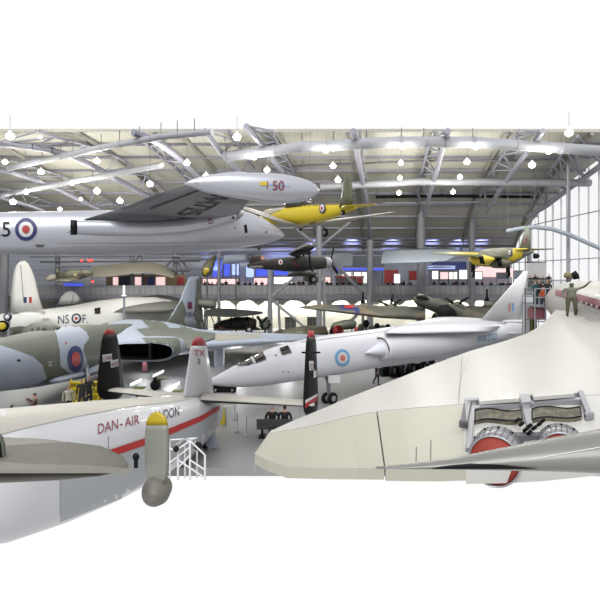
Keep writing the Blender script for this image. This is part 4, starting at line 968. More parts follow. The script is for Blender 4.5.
mb = MB(); mb.wing([(at(445, 316, 44), at(440, 306, 50), .9), (at(500, 319, 50), at(500, 306, 56), .4)], 'lanc_camo'); mb.build('wing', t)
for (x, y, Y, ph) in [(391, 307, 46, .6), (456, 305, 46.5, .75)]:
    mb = MB(); mb.loft([(at(x, y, Y), .2, .2), (at(x + 1, y + 1, Y + .4), .5, .45), (at(x + 4, y + 3.5, Y + 2.5), .6, .5), (at(x + 7, y + 4.5, Y + 4), .2, .2)], 'camo_green', 20); e = mb.build('engine_nacelle', t)
    c = at(x, y, Y); ax = Vector((-.15, -1, .1)).normalized(); u = ax.orthogonal().normalized(); w = ax.cross(u)
    s = MB(); s.lathe(c, ax, [(-.1, .3), (.1, .3), (.4, .04)], 'camo_green', 14); so = s.build('spinner', e)
    for a in ((-12, -6), (10, -8), (2, -13)) if x < 400 else ((-11, -7), (13, -8)):
        q = MB(); d = (at(x + a[0], y + a[1], Y) - c); n_ = d.normalized(); pr = n_.cross(Vector((0, 1, 0))).normalized()
        q.wing([(c - pr * .1, c + pr * .1, .08), (c + d * .5 - pr * .15, c + d * .5 + pr * .15, .06), (c + d - pr * .06, c + d + pr * .06, .03)], 'black_matt'); q.build('blade', so)
mb = MB(); mb.loft([(at(416, 297.5, 43.4), .1, .1), (at(419, 295.5, 43.4), .35, .25), (at(425, 297, 43.5), .3, .25), (at(429, 299.5, 43.6), .08, .08)], 'glass_dark', 16); mb.build('gun_turret', t)
mb = MB(); mb.loft([(at(438, 311, 43.2), .5, .5), (at(444, 313, 43), .8, .8), (at(450, 316, 43.4), .7, .7)], 'black_matt', 16); mb.text if 0 else None; mb.build('bay_opening', t)
for x in (436, 450): 
    mb = MB(); mb.wheel(at(x, 322, 43), (1, 0, 0), .8, .4); mb.build('wheel', t)
# ---- bomber on display by the wall: small propeller mast
for (x, b, tt, lb) in [(363, 306, 292, 'thin dark propeller mast above the camouflaged wing'), (487, 304, 289, 'small dark mast left of the white swept fin')]:
    mb = MB(); mb.bar(at(x, b, 52), at(x, tt, 52), .1, 'black_matt', 6); mb.bar(at(x - 3, b, 52), at(x + 4, b, 52), .35, 'mossie_camo', 8); mb.lathe(at(x, (b + tt) / 2 + 3, 52), (0, -1, 0), [(0, .25), (.3, .1)], 'black_matt', 10); mb.bar(at(x, b, 52), Vector((at(x, b, 52).x, 52, 0)), .15, 'truss_dark'); mb.solo('mast', lb, 'mast')

at0 = at
def at(px, py, Y): return at0(px, py, Y * 1.14)
# ---- dark biplane
t = thing('biplane', 'dark biplane with folded-looking upper wing standing behind the grey delta wing', 'aircraft', Vector((-5, 44, 0)))
mb = MB(); mb.wing([(at(240, 317, 41), at(228, 308.5, 45), .25), (at(225, 317, 41.2), at(214, 308.5, 44.8), .22), (at(203, 316, 41.2), at(207, 309.5, 44), .1)], 'dark_fabric', 'black_matt', up=Vector((0, 0, 1))); mb.wing([(at(240, 317, 41), at(228, 308.5, 45), .25), (at(263, 313.8, 43), at(262, 311.5, 47), .1)], 'dark_fabric', 'black_matt', up=Vector((0, 0, 1))); mb.build('upper_wing', t)
mb = MB(); mb.wing([(at(262, 330, 42.5), at(250, 325, 46), .2), (at(213, 331, 41), at(214, 326, 44.5), .1)], 'dark_fabric', up=Vector((0, 0, 1))); mb.build('lower_wing', t)
mb = MB(); mb.loft([(at(x, y, 43), w, h * 43 / F) for x, y, h, w in [(214, 327, 3, .3), (222, 325.5, 5.5, .5), (235, 323.5, 7, .6), (248, 323, 7, .6), (256, 323.5, 5, .5)]], 'lys_dark', 24); mb.freeze(); mb.roundel((221.3, 329.5), 3.4, 3.4, [(1, 'maroon'), (.68, 'white_mark'), (.34, 'red_mark')], .04); mb.build('fuselage', t)
for x0, x1 in [(210, 216), (217, 222), (232, 230), (246, 250), (252, 256)]:
    mb = MB(); mb.bar(at(x0, 313.5, 42.5), at(x1, 328, 42.5), .05, 'black_matt', 6); mb.build('interplane_strut', t)
mb = MB(); mb.bar(at(257, 316, 42), at(262, 323, 42), .14, 'black'); mb.bar(at(262, 323, 42), at(267, 317, 42), .12, 'black'); mb.bar(at(262, 323, 42), at(263, 330, 42), .1, 'black'); mb.build('propeller', t)
mb = MB(); mb.wheel(at(249, 330, 41.6), (.3, -1, 0), .36, .2); mb.build('wheel', t)
mb = MB(); c = at(265, 324, 44); mb.lathe(c, (.2, -1, 0), [(0, .1), (0, .55), (.25, .6), (.3, .3), (.32, .1)], 'camo_green', 20)
for i in range(9): a = i * 2 * math.pi / 9; mb.bar(c + Vector((math.cos(a) * .3, -.3, math.sin(a) * .3)), c + Vector((math.cos(a) * .62, -.2, math.sin(a) * .62)), .07, 'black', 6)
mb.bar(c, Vector((c.x, c.y, 0)), .1, 'truss_dark'); mb.solo('radial_engine', 'dark radial aero engine on a stand right of the biplane', 'engine')
# ---- small exhibits on the floor behind the white jet
for (x0, x1, yt_, yb, Y, m, nm, lb, c_) in [(283, 322, 326, 334, 42.5, 'spit_camo', 'camouflaged_wing', 'low brown and green camouflaged wing between biplane and green engine', 'aircraft wing')]:
    mb = MB(); mb.wing([(at(x0 - 10, yb, Y - 1), at(x0, yt_ + 3, Y + 2), .3), (at(305, yb, Y - 1), at(305, yt_, Y + 2), .7), (at(x1 + 6, yb, Y - 1), at(x1 + 2, yt_, Y + 2), .7)], m, up=Vector((0, 0, 1))); mb.solo(nm, lb, c_)
mb = MB(); c = at(347, 325, 44); mb.loft([(at(331, 328, 44), .2, .2), (at(335, 327, 44), .5, .45), (at(344, 325, 44.3), .6, .5), (at(353, 324, 44.6), .6, .5), (at(355, 324, 44.7), .3, .3)], 'camo_green', 20); o = MB()
for x in (336, 352): mb.bar(at(x, 327, 44.2), Vector((at(x, 327, 44.2).x, 44.2 * 1.14, 0)), .08, 'truss_dark')
mb.solo('engine_on_stand', 'olive green aero engine on a stand behind the white jet', 'engine')
mb = MB(); c = at(338, 330.5, 41); mb.lathe(c, (-.1, -1, 0), [(0, .5), (.2, .5), (.5, .22), (.6, .06)], 'red', 20); mb.lathe(c, (-.1, -1, 0), [(-.3, .1), (-.3, .3), (-.02, .52), (.05, .53), (.05, .2)], 'yellow', 20); mb.ball(c + Vector((-.35, .2, -.1)), .45, 'black'); mb.bar(c, Vector((c.x, c.y, 0)), .12, 'black'); mb.solo('spinner_exhibit', 'red and yellow propeller spinner on a dark stand', 'spinner')
for i, (x, y, h) in enumerate([(361, 326, 9), (366, 322, 13), (372, 327, 8), (377, 325, 10), (383, 327, 8), (388, 326, 7), (357, 329, 6)]):
    mb = MB(); Y = (42 + i * .3); m = ['camo_green', 'black_matt', 'boat_grey', 'black', 'camo_green', 'black_matt', 'red'][i]; z = at(x, y, Y).z; X = at(x, y, Y).x; Y *= 1.14
    mb.box((X, Y, .08), (.6, .6, .16), 'truss_dark'); mb.bar((X, Y, .1), (X, Y, z - .3), .1, m, 8); mb.ball((X, Y, z - .15), .3, m, (1, 1, 1.2)); mb.bar((X - .35, Y, z - .35), (X + .35, Y, z - .1), .09, m, 6)
    mb.solo('engine_part', ['olive engine part on a stand left of the row behind the white jet', 'tall black engine part on a stand under the camouflaged wing', 'grey engine part on a stand behind the white jet', 'black engine part in the row behind the white jet', 'second olive engine part at the right of the row', 'low black engine part at the right end of the row', 'small red engine part at the left end of the row'][i], 'engine part')

at = at0
# ---- pale hanging wing and canopy shapes on the gallery
mb = MB(); mb.wing([(at(381, 263.5, 50), at(384, 249.5, 53), .5), (at(420, 262.5, 50), at(422, 248.5, 53), .6), (at(446, 261, 50), at(447, 248.2, 53), .5), (at(458, 255, 50.5), at(459, 249, 52), .3)], 'panel_pale', up=Vector((0, 0, 1)))
mb.solo('hanging_wing', 'broad pale blue-white wing hanging in front of the gallery', 'aircraft wing')
mb = MB(); mb.loft([(at(428, 267.5, 52), .05, .05), (at(436, 267.3, 52), .3, .1), (at(450, 267.3, 52), .25, .08), (at(455, 267.4, 52), .04, .04)], 'white_paint', 16); mb.solo('hanging_rotor', 'thin white streamlined body under the pale hanging wing', 'exhibit')
def arch(pts, d, m, th=.3):
    mb = MB(); g_ = [[at(x, y, Y) for x, y, Y in pts], [at(x, y, Y) + Vector((0, d, .0)) for x, y, Y in pts]]; return mb.slab(g_, th, m)
gg = []
for f, dy, dd in [(0, 11, 0), (.25, 7, .2), (.6, 3, .7), (1, 0, 1.8)]:
    gg.append([at(x, lerp(yt_, yb, 1 - f), 58 + dd) for x, yt_, yb in [(92, 266, 276), (110, 264.5, 275.5), (130, 262.8, 272.5), (150, 262.2, 271.5), (162, 264.5, 274), (170, 268.5, 276), (174, 273, 277)]])
mb = MB(); mb.slab(gg, .15, 'beige'); mb.solo('curved_canopy', 'long curved beige canopy above the warm lit doorways at left', 'canopy')
g = thing('exhibition_wall', 'tan exhibition wall with lit doorways under the curved canopy', 'wall', at(140, 290, 61.5))
mb = MB(); a, c = at(106, 275, 61.5), at(186, 289, 61.5); mb.box(((a.x + c.x) / 2, 61.6, (a.z + c.z) / 2), (c.x - a.x, .2, a.z - c.z), 'tan_panel'); mb.build('wall_panel', g)
for (x0, x1, m) in [(113, 118, 'screen_pink'), (119, 130, 'navy'), (135, 141, 'screen_pink'), (147, 154, 'poster_blue'), (156, 165, 'screen_pink'), (177, 184, 'red')]:
    a, c = at(x0, 277, 61.4), at(x1, 288.5, 61.4); mb = MB(); mb.box(((a.x + c.x) / 2, 61.42, (a.z + c.z) / 2), (c.x - a.x, .1, a.z - c.z), m); mb.build('display_board', g)
mb = MB(); mb.lathe(at(124, 296, 45), (0, 0, 1), [(0, .3), (.1, .12), (.9, .1), (1.0, .03)], 'white_paint', 12); mb.bar(at(124, 296, 45), Vector((at(124, 296, 45).x, 45, 0)), .1, 'rail_grey'); mb.solo('white_rocket', 'slim white upright rocket shape in front of the lit doorways', 'exhibit')
# left gallery deck
g = thing('left_gallery', 'raised gallery deck behind the white fin at the far left', 'gallery', Vector((-30, 60, 0)))
mb = MB(); mb.box((-34, 62.5, 4.4), (36, 5, .25), 'truss_dark'); mb.build('deck', g)
mb = MB(); mb.box((-34, 60, 4.95), (36, .05, .9), 'slats'); mb.build('balustrade_panel', g)
mb = MB(); mb.bar((-52, 60, 5.5), (-16, 60, 5.5), .05, 'rail_grey'); mb.build('handrail', g)
# suspended fighter at left
t = thing('fighter_aircraft', 'small camouflaged fighter hanging left behind the white fin', 'aircraft', at(75, 285, 52))
mb = MB(); mb.loft([(at(x, y, 52), h * .1, h * .104) for x, y, h in [(56, 277, 1), (62, 275.5, 3), (72, 274.5, 5), (82, 274, 4.6), (90, 273, 3.4), (93, 272.8, 1)]], 'spit_camo', 20); mb.freeze(); mb.roundel((75.5, 275.5), 1.6, 1.9, [(1, 'yellow'), (.6, 'white_mark')], .04); mb.build('fuselage', t)
mb = MB(); mb.wing([(at(84, 276, 52), at(70, 277, 50), .2), (at(70, 281, 47), at(52, 281, 46.5), .06)], 'spit_camo', up=Vector((0, 0, 1))); mb.wing([(at(84, 274, 52), at(70, 275, 52), .2), (at(92, 271, 58), at(80, 271, 58), .06)], 'spit_camo', up=Vector((0, 0, 1))); mb.build('wing', t)
mb = MB(); mb.wing([(at(60, 275, 52), at(56, 276, 52), .1), (at(57.5, 268, 52), at(55, 269, 52), .04)], 'spit_camo'); mb.build('tail_fin', t)
t = thing('glider', 'pale aircraft with shallow wings hanging deep in the left background', 'aircraft', at(62, 280, 56))
mb = MB(); mb.wing([(at(45, 278, 56), at(46, 274, 58), .2), (at(82, 280, 56), at(82, 277, 58), .1)], 'beige', up=Vector((0, 0, 1))); mb.build('wing', t); mb = MB(); mb.loft([(at(46, 280, 55), .1, .1), (at(50, 278, 55.4), .4, .4), (at(60, 276, 56), .2, .2), (at(68, 274, 57), .05, .05)], 'beige', 16); mb.build('fuselage', t)
mb = MB(); a, c = at(64, 283.2, 59), at(83, 286, 59); mb.box(((a.x + c.x) / 2, 59, (a.z + c.z) / 2), (c.x - a.x, .15, a.z - c.z), 'screen_blue'); mb.box(((a.x + c.x) / 2, 59.1, a.z + .08), (c.x - a.x + .2, .2, .12), 'rail_grey'); mb.solo('light_strip', 'blue lit display strip behind the fighter at left', 'light')
for (x, y, lb) in [(81.5, 260.5, 'red warning lamp left of the pair under the silver jet'), (88.8, 260.3, 'left lamp of the red pair under the silver jet'), (91.8, 260.3, 'right lamp of the red pair under the silver jet'), (92.5, 281.5, 'red warning lamp below the pair at the gallery')]:
    mb = MB(); p = at(x, y, 56); mb.ball(p, .13, 'lamp_red'); mb.bar(p, p + Vector((0, 0, .35)), .06, 'truss_dark'); mb.solo('warning_lamp', lb, 'lamp')
for i, (y, x0, x1) in enumerate([(257, 30, 120), (262, 40, 200), (267, 55, 120), (272, 95, 190), (256, 120, 255), (260, 180, 255)]):
    mb = MB(); mb.bar(at(x0, y, 61), at(x1, y - 1, 61), .09, 'truss_dark' if i % 2 else 'truss', 8); mb.build('trim_%d' % (60 + i), kind='structure')

# ---- grey rounded things hanging left of gallery: blue-green tail panel
mb = MB(); mb.wing([(at(222, 264, 57), at(250, 262, 58), .4), (at(224, 255, 57), at(249, 254, 58), .3)], 'vulcan_grey'); mb.bar(at(236, 264, 57.5), Vector((at(236, 264, 57.5).x, 57.5, 0)), .08, 'truss_dark'); mb.solo('tail_section', 'pale grey-green tail section left of the dark high-winged aircraft', 'tail section')
mb = MB(); mb.loft([(at(203, 276, 54), .2, .2), (at(206, 272, 54), .7, .6), (at(211, 262, 54.5), .5, .5), (at(216, 256, 55), .1, .1)], 'trainer_camo', 20); mb.freeze(); mb.paint([(204, 268), (209, 268), (208, 275), (204, 275)], 'yellow', .03); mb.bar(at(207, 272, 54), Vector((at(207, 272, 54).x, 54, 0)), .09, 'truss_dark'); mb.solo('fuselage_section', 'olive and yellow fuselage section hanging beside the left screens', 'exhibit')
mb = MB(); mb.loft([(at(192, 302, 52), .1, .1), (at(198, 303, 52), .6, .4), (at(210, 304, 52), .9, .5), (at(216, 306, 52), .4, .3)], 'boat_grey', 20); mb.bar(at(205, 303, 52), Vector((at(205, 303, 52).x, 52, 0)), .1, 'truss_dark'); mb.solo('nose_section', 'grey rounded aircraft nose right of the camouflaged fin', 'exhibit') 

# ================================================================== PEOPLE
def person_mesh(name, J, E, R, cols, cut):
    """a body grown from joints J along bones E; cols/cut colour it by height"""
    me = bpy.data.meshes.new(name); me.from_pydata([Vector(j) for j in J], E, []); ob = bpy.data.objects.new(name, me); COL.objects.link(ob)
    md = ob.modifiers.new('s', 'SKIN'); ob.modifiers.new('u', 'SUBSURF').levels = 1
    for v, r in zip(me.skin_vertices[0].data, R): v.radius = r if isinstance(r, tuple) else (r, r); v.use_root = False
    me.skin_vertices[0].data[0].use_root = True
    dg = bpy.context.evaluated_depsgraph_get(); m2 = bpy.data.meshes.new_from_object(ob.evaluated_get(dg)); bpy.data.objects.remove(ob); bpy.data.meshes.remove(me)
    m2.name = name
    m2.materials.clear()
    for c in cols: m2.materials.append(MATS[c])
    for p in m2.polygons: p.material_index = cut(p.center); p.use_smooth = True
    return m2
#       pelvis     waist        chest        neck          chin/head       crown
def body(arms, legs, head=(0, 0, 0)):
    J = [(0, 0, .93), (0, 0, 1.08), (0, .01, 1.30), (0, .01, 1.45), (0, -.01, 1.53), (0, -.03, 1.62), (0, -.02, 1.70)]
    E = [(0, 1), (1, 2), (2, 3), (3, 4), (4, 5), (5, 6)]; R = [(.16, .12), (.15, .11), (.17, .12), (.06, .06), (.06, .065), (.085, .1), (.06, .07)]
    for s, (el, ha) in zip((-1, 1), arms):
        i = len(J); J += [(s * .19, .01, 1.40), el, ha, tuple(Vector(ha) + (Vector(ha) - Vector(el)).normalized() * .09)]; E += [(2, i), (i, i + 1), (i + 1, i + 2), (i + 2, i + 3)]; R += [.062, .048, .035, .025]
    for s, (kn, an, to) in zip((-1, 1), legs):
        i = len(J); J += [(s * .1, 0, .86), kn, an, to]; E += [(0, i), (i, i + 1), (i + 1, i + 2), (i + 2, i + 3)]; R += [.095, .065, .045, .035]
    J[0] = (0, 0, .93); return J, E, R
def cutter(z_tr=.95, z_sh=.1, hairy=-.01, zt=1.46):
    def f(c):
        if c.z > 1.66 or (c.z > 1.56 and c.y > hairy): return 0
        if c.z > zt: return 1
        if abs(c.x) > .16 and c.z < .86 and c.z > .7: return 1
        if c.z > z_tr: return 2
        if c.z > z_sh: return 3
        return 4
    return f
ARM_DOWN = (((-.25, .03, 1.13), (-.24, -.04, .88)), ((.25, .03, 1.13), (.24, -.04, .88)))
ARM_UP = (((-.27, -.1, 1.2), (-.12, -.3, 1.42)), ((.27, -.1, 1.2), (.12, -.3, 1.42)))
ARM_RAISE = (((-.26, .02, 1.15), (-.2, -.14, .95)), ((.36, -.08, 1.5), (.5, -.16, 1.74)))
ARM_RAIL = (((-.27, -.05, 1.15), (-.2, -.28, 1.05)), ((.27, -.05, 1.15), (.2, -.28, 1.05)))
LEG_ST = (((-.11, -.01, .48), (-.12, .02, .08), (-.13, -.14, .035)), ((.11, -.01, .48), (.12, .02, .08), (.13, -.14, .035)))
LEG_WK = (((-.13, -.12, .5), (-.15, -.1, .09), (-.17, -.26, .04)), ((.13, .02, .48), (.17, .22, .1), (.18, .08, .04)))
LEG_SIT = (((-.12, -.42, .9), (-.13, -.42, .5), (-.14, -.56, .45)), ((.12, -.42, .9), (.13, -.42, .5), (.14, -.56, .45)))
PM = {}
def pmesh(arms, legs, cols, **k):
    key = (id(arms), id(legs), cols)
    if key not in PM:
        J, E, R = body(arms, legs); PM[key] = person_mesh('person', J, E, R, cols, cutter(**k))
    return PM[key]
def place(me, loc, rz, label, group=None, s=1.0):
    o = bpy.data.objects.new('person', me); COL.objects.link(o); o.location = loc; o.rotation_euler = (0, 0, rz); o.scale = (s, s, s)
    return tag(o, label, 'person', group)
C1 = ('hair_dark', 'skin', 'jacket_brown', 'jeans', 'shoe'); C2 = ('hair_dark', 'skin', 'jacket_black', 'jeans', 'shoe')
C3 = ('hair_dark', 'skin', 'jacket_maroon', 'jeans', 'shoe'); C4 = ('hair_grey', 'skin', 'jacket_black', 'jacket_black', 'shoe')
C5 = ('mossie_camo', 'trainer_camo', 'mossie_camo', 'trainer_camo', 'black'); C6 = ('orange', 'skin', 'orange', 'jeans', 'shoe'); C7 = ('hair_dark', 'skin', 'teal', 'teal', 'shoe')
C8 = ('hair_dark', 'skin', 'beige', 'black_matt', 'shoe')
def floor_at(px, head, h=1.75):
    Y = (CH - h) * F / (head - HY); return Vector(((px - 300) / F * Y, Y, 0))
place(pmesh(ARM_UP, LEG_ST, C1), floor_at(35, 391.5), math.radians(-70), 'person in a brown coat raising a camera on the floor at left')
place(pmesh(ARM_DOWN, LEG_ST, C3), floor_at(11.5, 403.5), 2.6, 'person in a maroon coat, only head and shoulders above the white airliner')
place(pmesh(ARM_DOWN, LEG_ST, C8), floor_at(68.5, 384), .4, 'person in a pale coat standing left of the yellow steps')
place(pmesh(ARM_DOWN, LEG_WK, C2), floor_at(82, 378), .2, 'person in dark clothes left of the pair under the bomber')
place(pmesh(ARM_RAIL, LEG_ST, C2), floor_at(89, 375), .5, 'person in dark clothes right of the pair under the bomber')
place(pmesh(ARM_DOWN, LEG_WK, C4), floor_at(376.5, 357.5), 1.45, 'person whose dark trousered legs show under the white strike jet')
# bench and the two people on it
bc = at_z(275, 437, 0); rz = math.radians(-3)
t = thing('bench', 'dark grey bench with low back on the open floor behind the wing tip', 'bench', bc)
mb = MB(); mb.box(bc + Vector((0, 0, .43)), (1.55, .5, .06), 'bench_grey'); mb.build('seat', t)
mb = MB(); mb.box(bc + Vector((0, -.27, .68)), (1.55, .05, .34), 'bench_grey'); mb.build('backrest', t)
for dx in (-.2, .9):
    mb = MB(); mb.bar(bc + Vector((dx - .35, 0, .0)), bc + Vector((dx - .35, 0, .42)), .05, 'black'); mb.box(bc + Vector((dx - .35, 0, .03)), (.3, .5, .06), 'black'); mb.build('leg', t)
ms = pmesh(ARM_RAIL, LEG_SIT, C2, z_tr=.94); ms2 = pmesh(ARM_RAIL, LEG_SIT, C4, z_tr=.94)
place(ms2, bc + Vector((-.12, .05, -.5)), math.pi, 'seated person with pale hair and black coat, left of the two on the bench', s=1.1)
place(ms, bc + Vector((.42, .05, -.5)), math.pi, 'seated person with dark hair and black coat, right of the two on the bench', s=1.1)
place(pmesh(ARM_RAISE, LEG_ST, C5), at(571.5, 316.5, 24.6), -.4, 'figure in camouflage overalls with a raised arm beside the airliner fuselage', s=.98).scale = (1.5, 1.3, .98)
# visitors on the gallery
pools = [pmesh(ARM_RAIL, LEG_ST, C2), pmesh(ARM_DOWN, LEG_ST, C4), pmesh(ARM_DOWN, LEG_WK, C2), pmesh(ARM_RAIL, LEG_ST, C3)]
xs = [205, 208, 212, 217, 222, 226, 238, 245, 250, 256, 262, 268, 286, 290, 294, 299, 303, 310, 316, 322, 327, 331, 337, 343, 349, 354, 360, 388, 393, 401, 404, 410, 434, 442, 444, 453, 456, 463, 477, 482, 491, 500, 503, 508, 511, 515]
for i, x in enumerate(xs):
    Y = 60.7 + random.random() * 1.6; me = pools[i % 4]
    place(me, Vector(((x - 300) / F * Y, Y, DZ)), random.uniform(-1, 1), 'visitor standing behind the balustrade of the far gallery, only a few pixels tall', 'visitors on the far gallery', random.uniform(.9, 1.05))
# nearer balcony at the right with visitors
t = thing('side_balcony', 'raised balcony with railing below the glass gable', 'balcony', Vector((24, 52, 0)))
mb = MB(); a, c = at(524, 291, 50), at(566, 291, 50); mb.box(((a.x + c.x) / 2, 52, a.z - .1), (c.x - a.x, 4, .2), 'rail_grey'); mb.build('deck', t)
for i in range(22):
    x = lerp(a.x, c.x, i / 21); mb = MB(); mb.bar((x, 50, a.z), (x, 50, a.z + 1.05), .03, 'rail_grey', 6); mb.build('baluster', t)
mb = MB(); mb.bar((a.x, 50, a.z + 1.08), (c.x, 50, a.z + 1.08), .05, 'rail_grey'); mb.build('handrail', t)
mb = MB(); mb.box(((a.x + c.x) / 2, 50, a.z - 1.0), (c.x - a.x, .1, 1.6), 'panel_grey'); mb.build('fascia', t)
for i, x in enumerate([530, 532.5, 535, 537, 540, 543, 546, 549]):
    place(pools[i % 3], Vector(((x - 300) / F * 51, 51, a.z)), random.uniform(-1, 1), 'dark silhouetted visitor on the balcony below the glass gable', 'visitors on the right balcony', random.uniform(.85, 1))
mb = MB(); a1, c1 = at(527, 262.5, 52.5), at(545, 284, 52.5); mb.box(((a1.x + c1.x) / 2, 52.5, (a1.z + c1.z) / 2), (c1.x - a1.x, .1, a1.z - c1.z), 'white_mark'); mb.box(((a1.x + c1.x) / 2, 52.5, a1.z), (c1.x - a1.x + .1, .16, .08), 'truss_dark'); mb.solo('white_board', 'white square board standing on the balcony behind the swept fin', 'board')
mb = MB(); p = at(570, 280, 36)  # simple dark shapes that stand for two small figures
mb.bar(at(567, 281, 36), at(572, 277, 36), .14, 'truss_dark', 8); mb.lathe(at(574, 276, 36), (1, -.4, .5), [(-.2, .1), (-.1, .25), (.25, .32), (.3, .1)], 'black_matt', 12); mb.lathe(at(569, 276, 36), (-1, -.3, .4), [(-.15, .1), (0, .22), (.25, .25), (.3, .1)], 'khaki', 12); mb.bar(p, p - Vector((0, 0, 3)), .08, 'truss_dark', 6)
mb.solo('figure_pair', 'pair of small dark figures rising behind the airliner fuselage', 'figures')
# access platform with two visitors
t = thing('access_platform', 'tall metal access platform with guard rails beside the airliner nose', 'platform', at(543, 330, 33))
mb = MB(); YY = 32
X0, X1 = at(535, 300, YY).x, at(556, 300, YY).x; zt_ = at(540, 306, YY).z
mb.box(((X0 + X1) / 2, YY + .7, zt_), (X1 - X0, 1.4, .1), 'rail_grey'); mb.build('deck', t)
for x in (X0, (X0 + X1) / 2, X1):
    for y in (YY, YY + 1.4):
        mb = MB(); mb.bar((x, y, 0), (x, y, zt_ + 1.1), .045, 'truss_dark' if y > YY else 'rail_grey', 6); mb.build('post', t)
for z in (zt_ + 1.1, zt_ + .55, zt_ - 1, zt_ - 2):
    mb = MB(); mb.bar((X0, YY, z), (X1, YY, z), .035, 'rail_grey', 6); mb.bar((X0, YY + 1.4, z), (X1, YY + 1.4, z), .035, 'rail_grey', 6); mb.build('rail', t)
mb = MB(); mb.box(((X0 + X1) / 2 - .3, YY + .6, zt_ - .5), (.8, .8, .7), 'maroon_stripe'); mb.build('step_box', t)
P0 = Vector(((537 - 300) / F * (YY + .5), YY + .5, zt_ + .05))
place(pmesh(ARM_RAIL, LEG_ST, C7), P0 + Vector((0.02, .3, 0)), .3, 'person in teal standing on the access platform', s=.92)
place(pmesh(ARM_DOWN, LEG_ST, C6), P0 + Vector((.28, -.25, -.18)), .2, 'person in an orange jacket on the access platform', s=.78)
place(pmesh(ARM_RAIL, LEG_ST, C2), Vector((X1 - .15, YY + .8, zt_ + .05)), -.5, 'person in black at the right end of the access platform', s=.95)
place(pmesh(ARM_UP, LEG_ST, C4), Vector((X1 - .6, YY + 1.0, zt_ + .05)), -.8, 'person with grey hair in the middle of the access platform', s=.95)
mb = MB(); a1, c1 = at(523, 296, 36), at(534, 305, 36); mb.box(((a1.x + c1.x) / 2, 36, a1.z - .2), (c1.x - a1.x, .06, .5), 'white_mark'); mb.box(((a1.x + c1.x) / 2, 36, a1.z - .8), (c1.x - a1.x, .06, .5), 'poster_blue'); 
for x in (a1.x, c1.x): mb.bar((x, 36.05, 0), (x, 36.05, a1.z + .1), .05, 'rail_grey', 6)
mb.solo('information_board', 'white and blue information board between the fin and the platform', 'board')
for i, (x, m) in enumerate([(526.5, 'white_mark'), (531, 'stand_green'), (534, 'black_matt')]):
    c = at_z(x, 331, .0) + Vector((0, -6, 0)); c = at(x, 312, 34); mb = MB(); mb.box((c.x, 34, c.z / 2 + .3), (.25 if i else .3, .3, c.z + .5), m); mb.box((c.x, 34, .05), (.5, .5, .1), 'truss_dark'); mb.solo('display_post', ['white display post right of the swept fin', 'green display post left of the access platform', 'black display post touching the access platform'][i], 'post')

# ================================================================== FLOOR THINGS
def ladder(c, m, label):
    t = thing('access_steps', label, 'steps', c)
    for dx in (-.35, .35):
        mb = MB(); mb.bar(c + Vector((dx, -.6, 0)), c + Vector((dx, .2, 1.3)), .05, m, 6); mb.bar(c + Vector((dx, .5, 0)), c + Vector((dx, .2, 1.3)), .05, m, 6); mb.build('side_frame', t)
    for k in range(4):
        mb = MB(); mb.box(c + Vector((0, -.45 + k * .18, .28 + k * .3)), (.7, .22, .06), m); mb.build('step', t)
    mb = MB(); mb.box(c + Vector((0, .3, .6)), (.6, .04, 1.0), m); mb.build('panel', t)
ladder(at_z(76, 404.5, 0), 'yellow', 'yellow access steps left of the dark pair of visitors')
ladder(at_z(94, 404, 0), 'yellow', 'yellow access steps right of the dark pair of visitors')
c = at_z(222.5, 423.5, 0); mb = MB(); 
for s in (-1, 1): mb.add([c + Vector((-.14, s * .16, 0)), c + Vector((.14, s * .16, 0)), c + Vector((.06, s * .02, .95)), c + Vector((-.06, s * .02, .95)), c + Vector((-.14, s * .12, 0)), c + Vector((.14, s * .12, 0)), c + Vector((.06, s * -.01, .95)), c + Vector((-.06, s * -.01, .95))], [(0, 1, 2, 3), (7, 6, 5, 4), (0, 3, 7, 4), (1, 5, 6, 2), (0, 4, 5, 1), (3, 2, 6, 7)], 'yellow')
mb.solo('warning_sign', 'tall narrow yellow folding floor sign beside the airliner tail', 'sign')
mb = MB(); mb.box(at(226, 406.5, 23), (.5, .1, .06), 'white_mark'); mb.bar(at(226, 407, 23.1), Vector((at(226, 407, 23.1).x, 23.1, 0)), .02, 'rail_grey', 6); mb.solo('white_rail', 'small white lectern bar on a thin post by the yellow sign', 'lectern')
for (x, y, lb) in [(246.5, 436, 'thin grey barrier post left of the bench'), (235, 420, 'short grey barrier post between the yellow sign and the bench'), (237.5, 432, 'faint grey barrier post nearest the bottom of the floor')]:
    c = at_z(x, y, 0); mb = MB(); mb.lathe(c, (0, 0, 1), [(0, .14), (.02, .14), (.04, .02), (.8, .018), (.82, .03), (.86, .01)], 'rail_grey', 14); mb.solo('barrier_post', lb, 'barrier post')
c = at_z(225, 391, 0); mb = MB(); mb.box(c + Vector((0, 0, .25)), (1.3, .8, .5), 'black_matt'); mb.box(c + Vector((0, -.2, .55)), (1.0, .3, .12), 'camo_green'); mb.wheel(c + Vector((-.5, -.45, .15)), (0, 1, 0), .15, .1); mb.wheel(c + Vector((.5, -.45, .15)), (0, 1, 0), .15, .1); mb.solo('tow_trolley', 'low black and green trolley under the white strike jet nose', 'trolley')
STR = [(135.5, 383, 11, 5, 'lit white strip lectern, nearest of the three under the delta wing'), (158, 374, 11, 5, 'lit white strip lectern, farthest of the three under the delta wing'), (174.5, 386, 10, 5, 'lit white strip lectern, rightmost under the delta wing')]
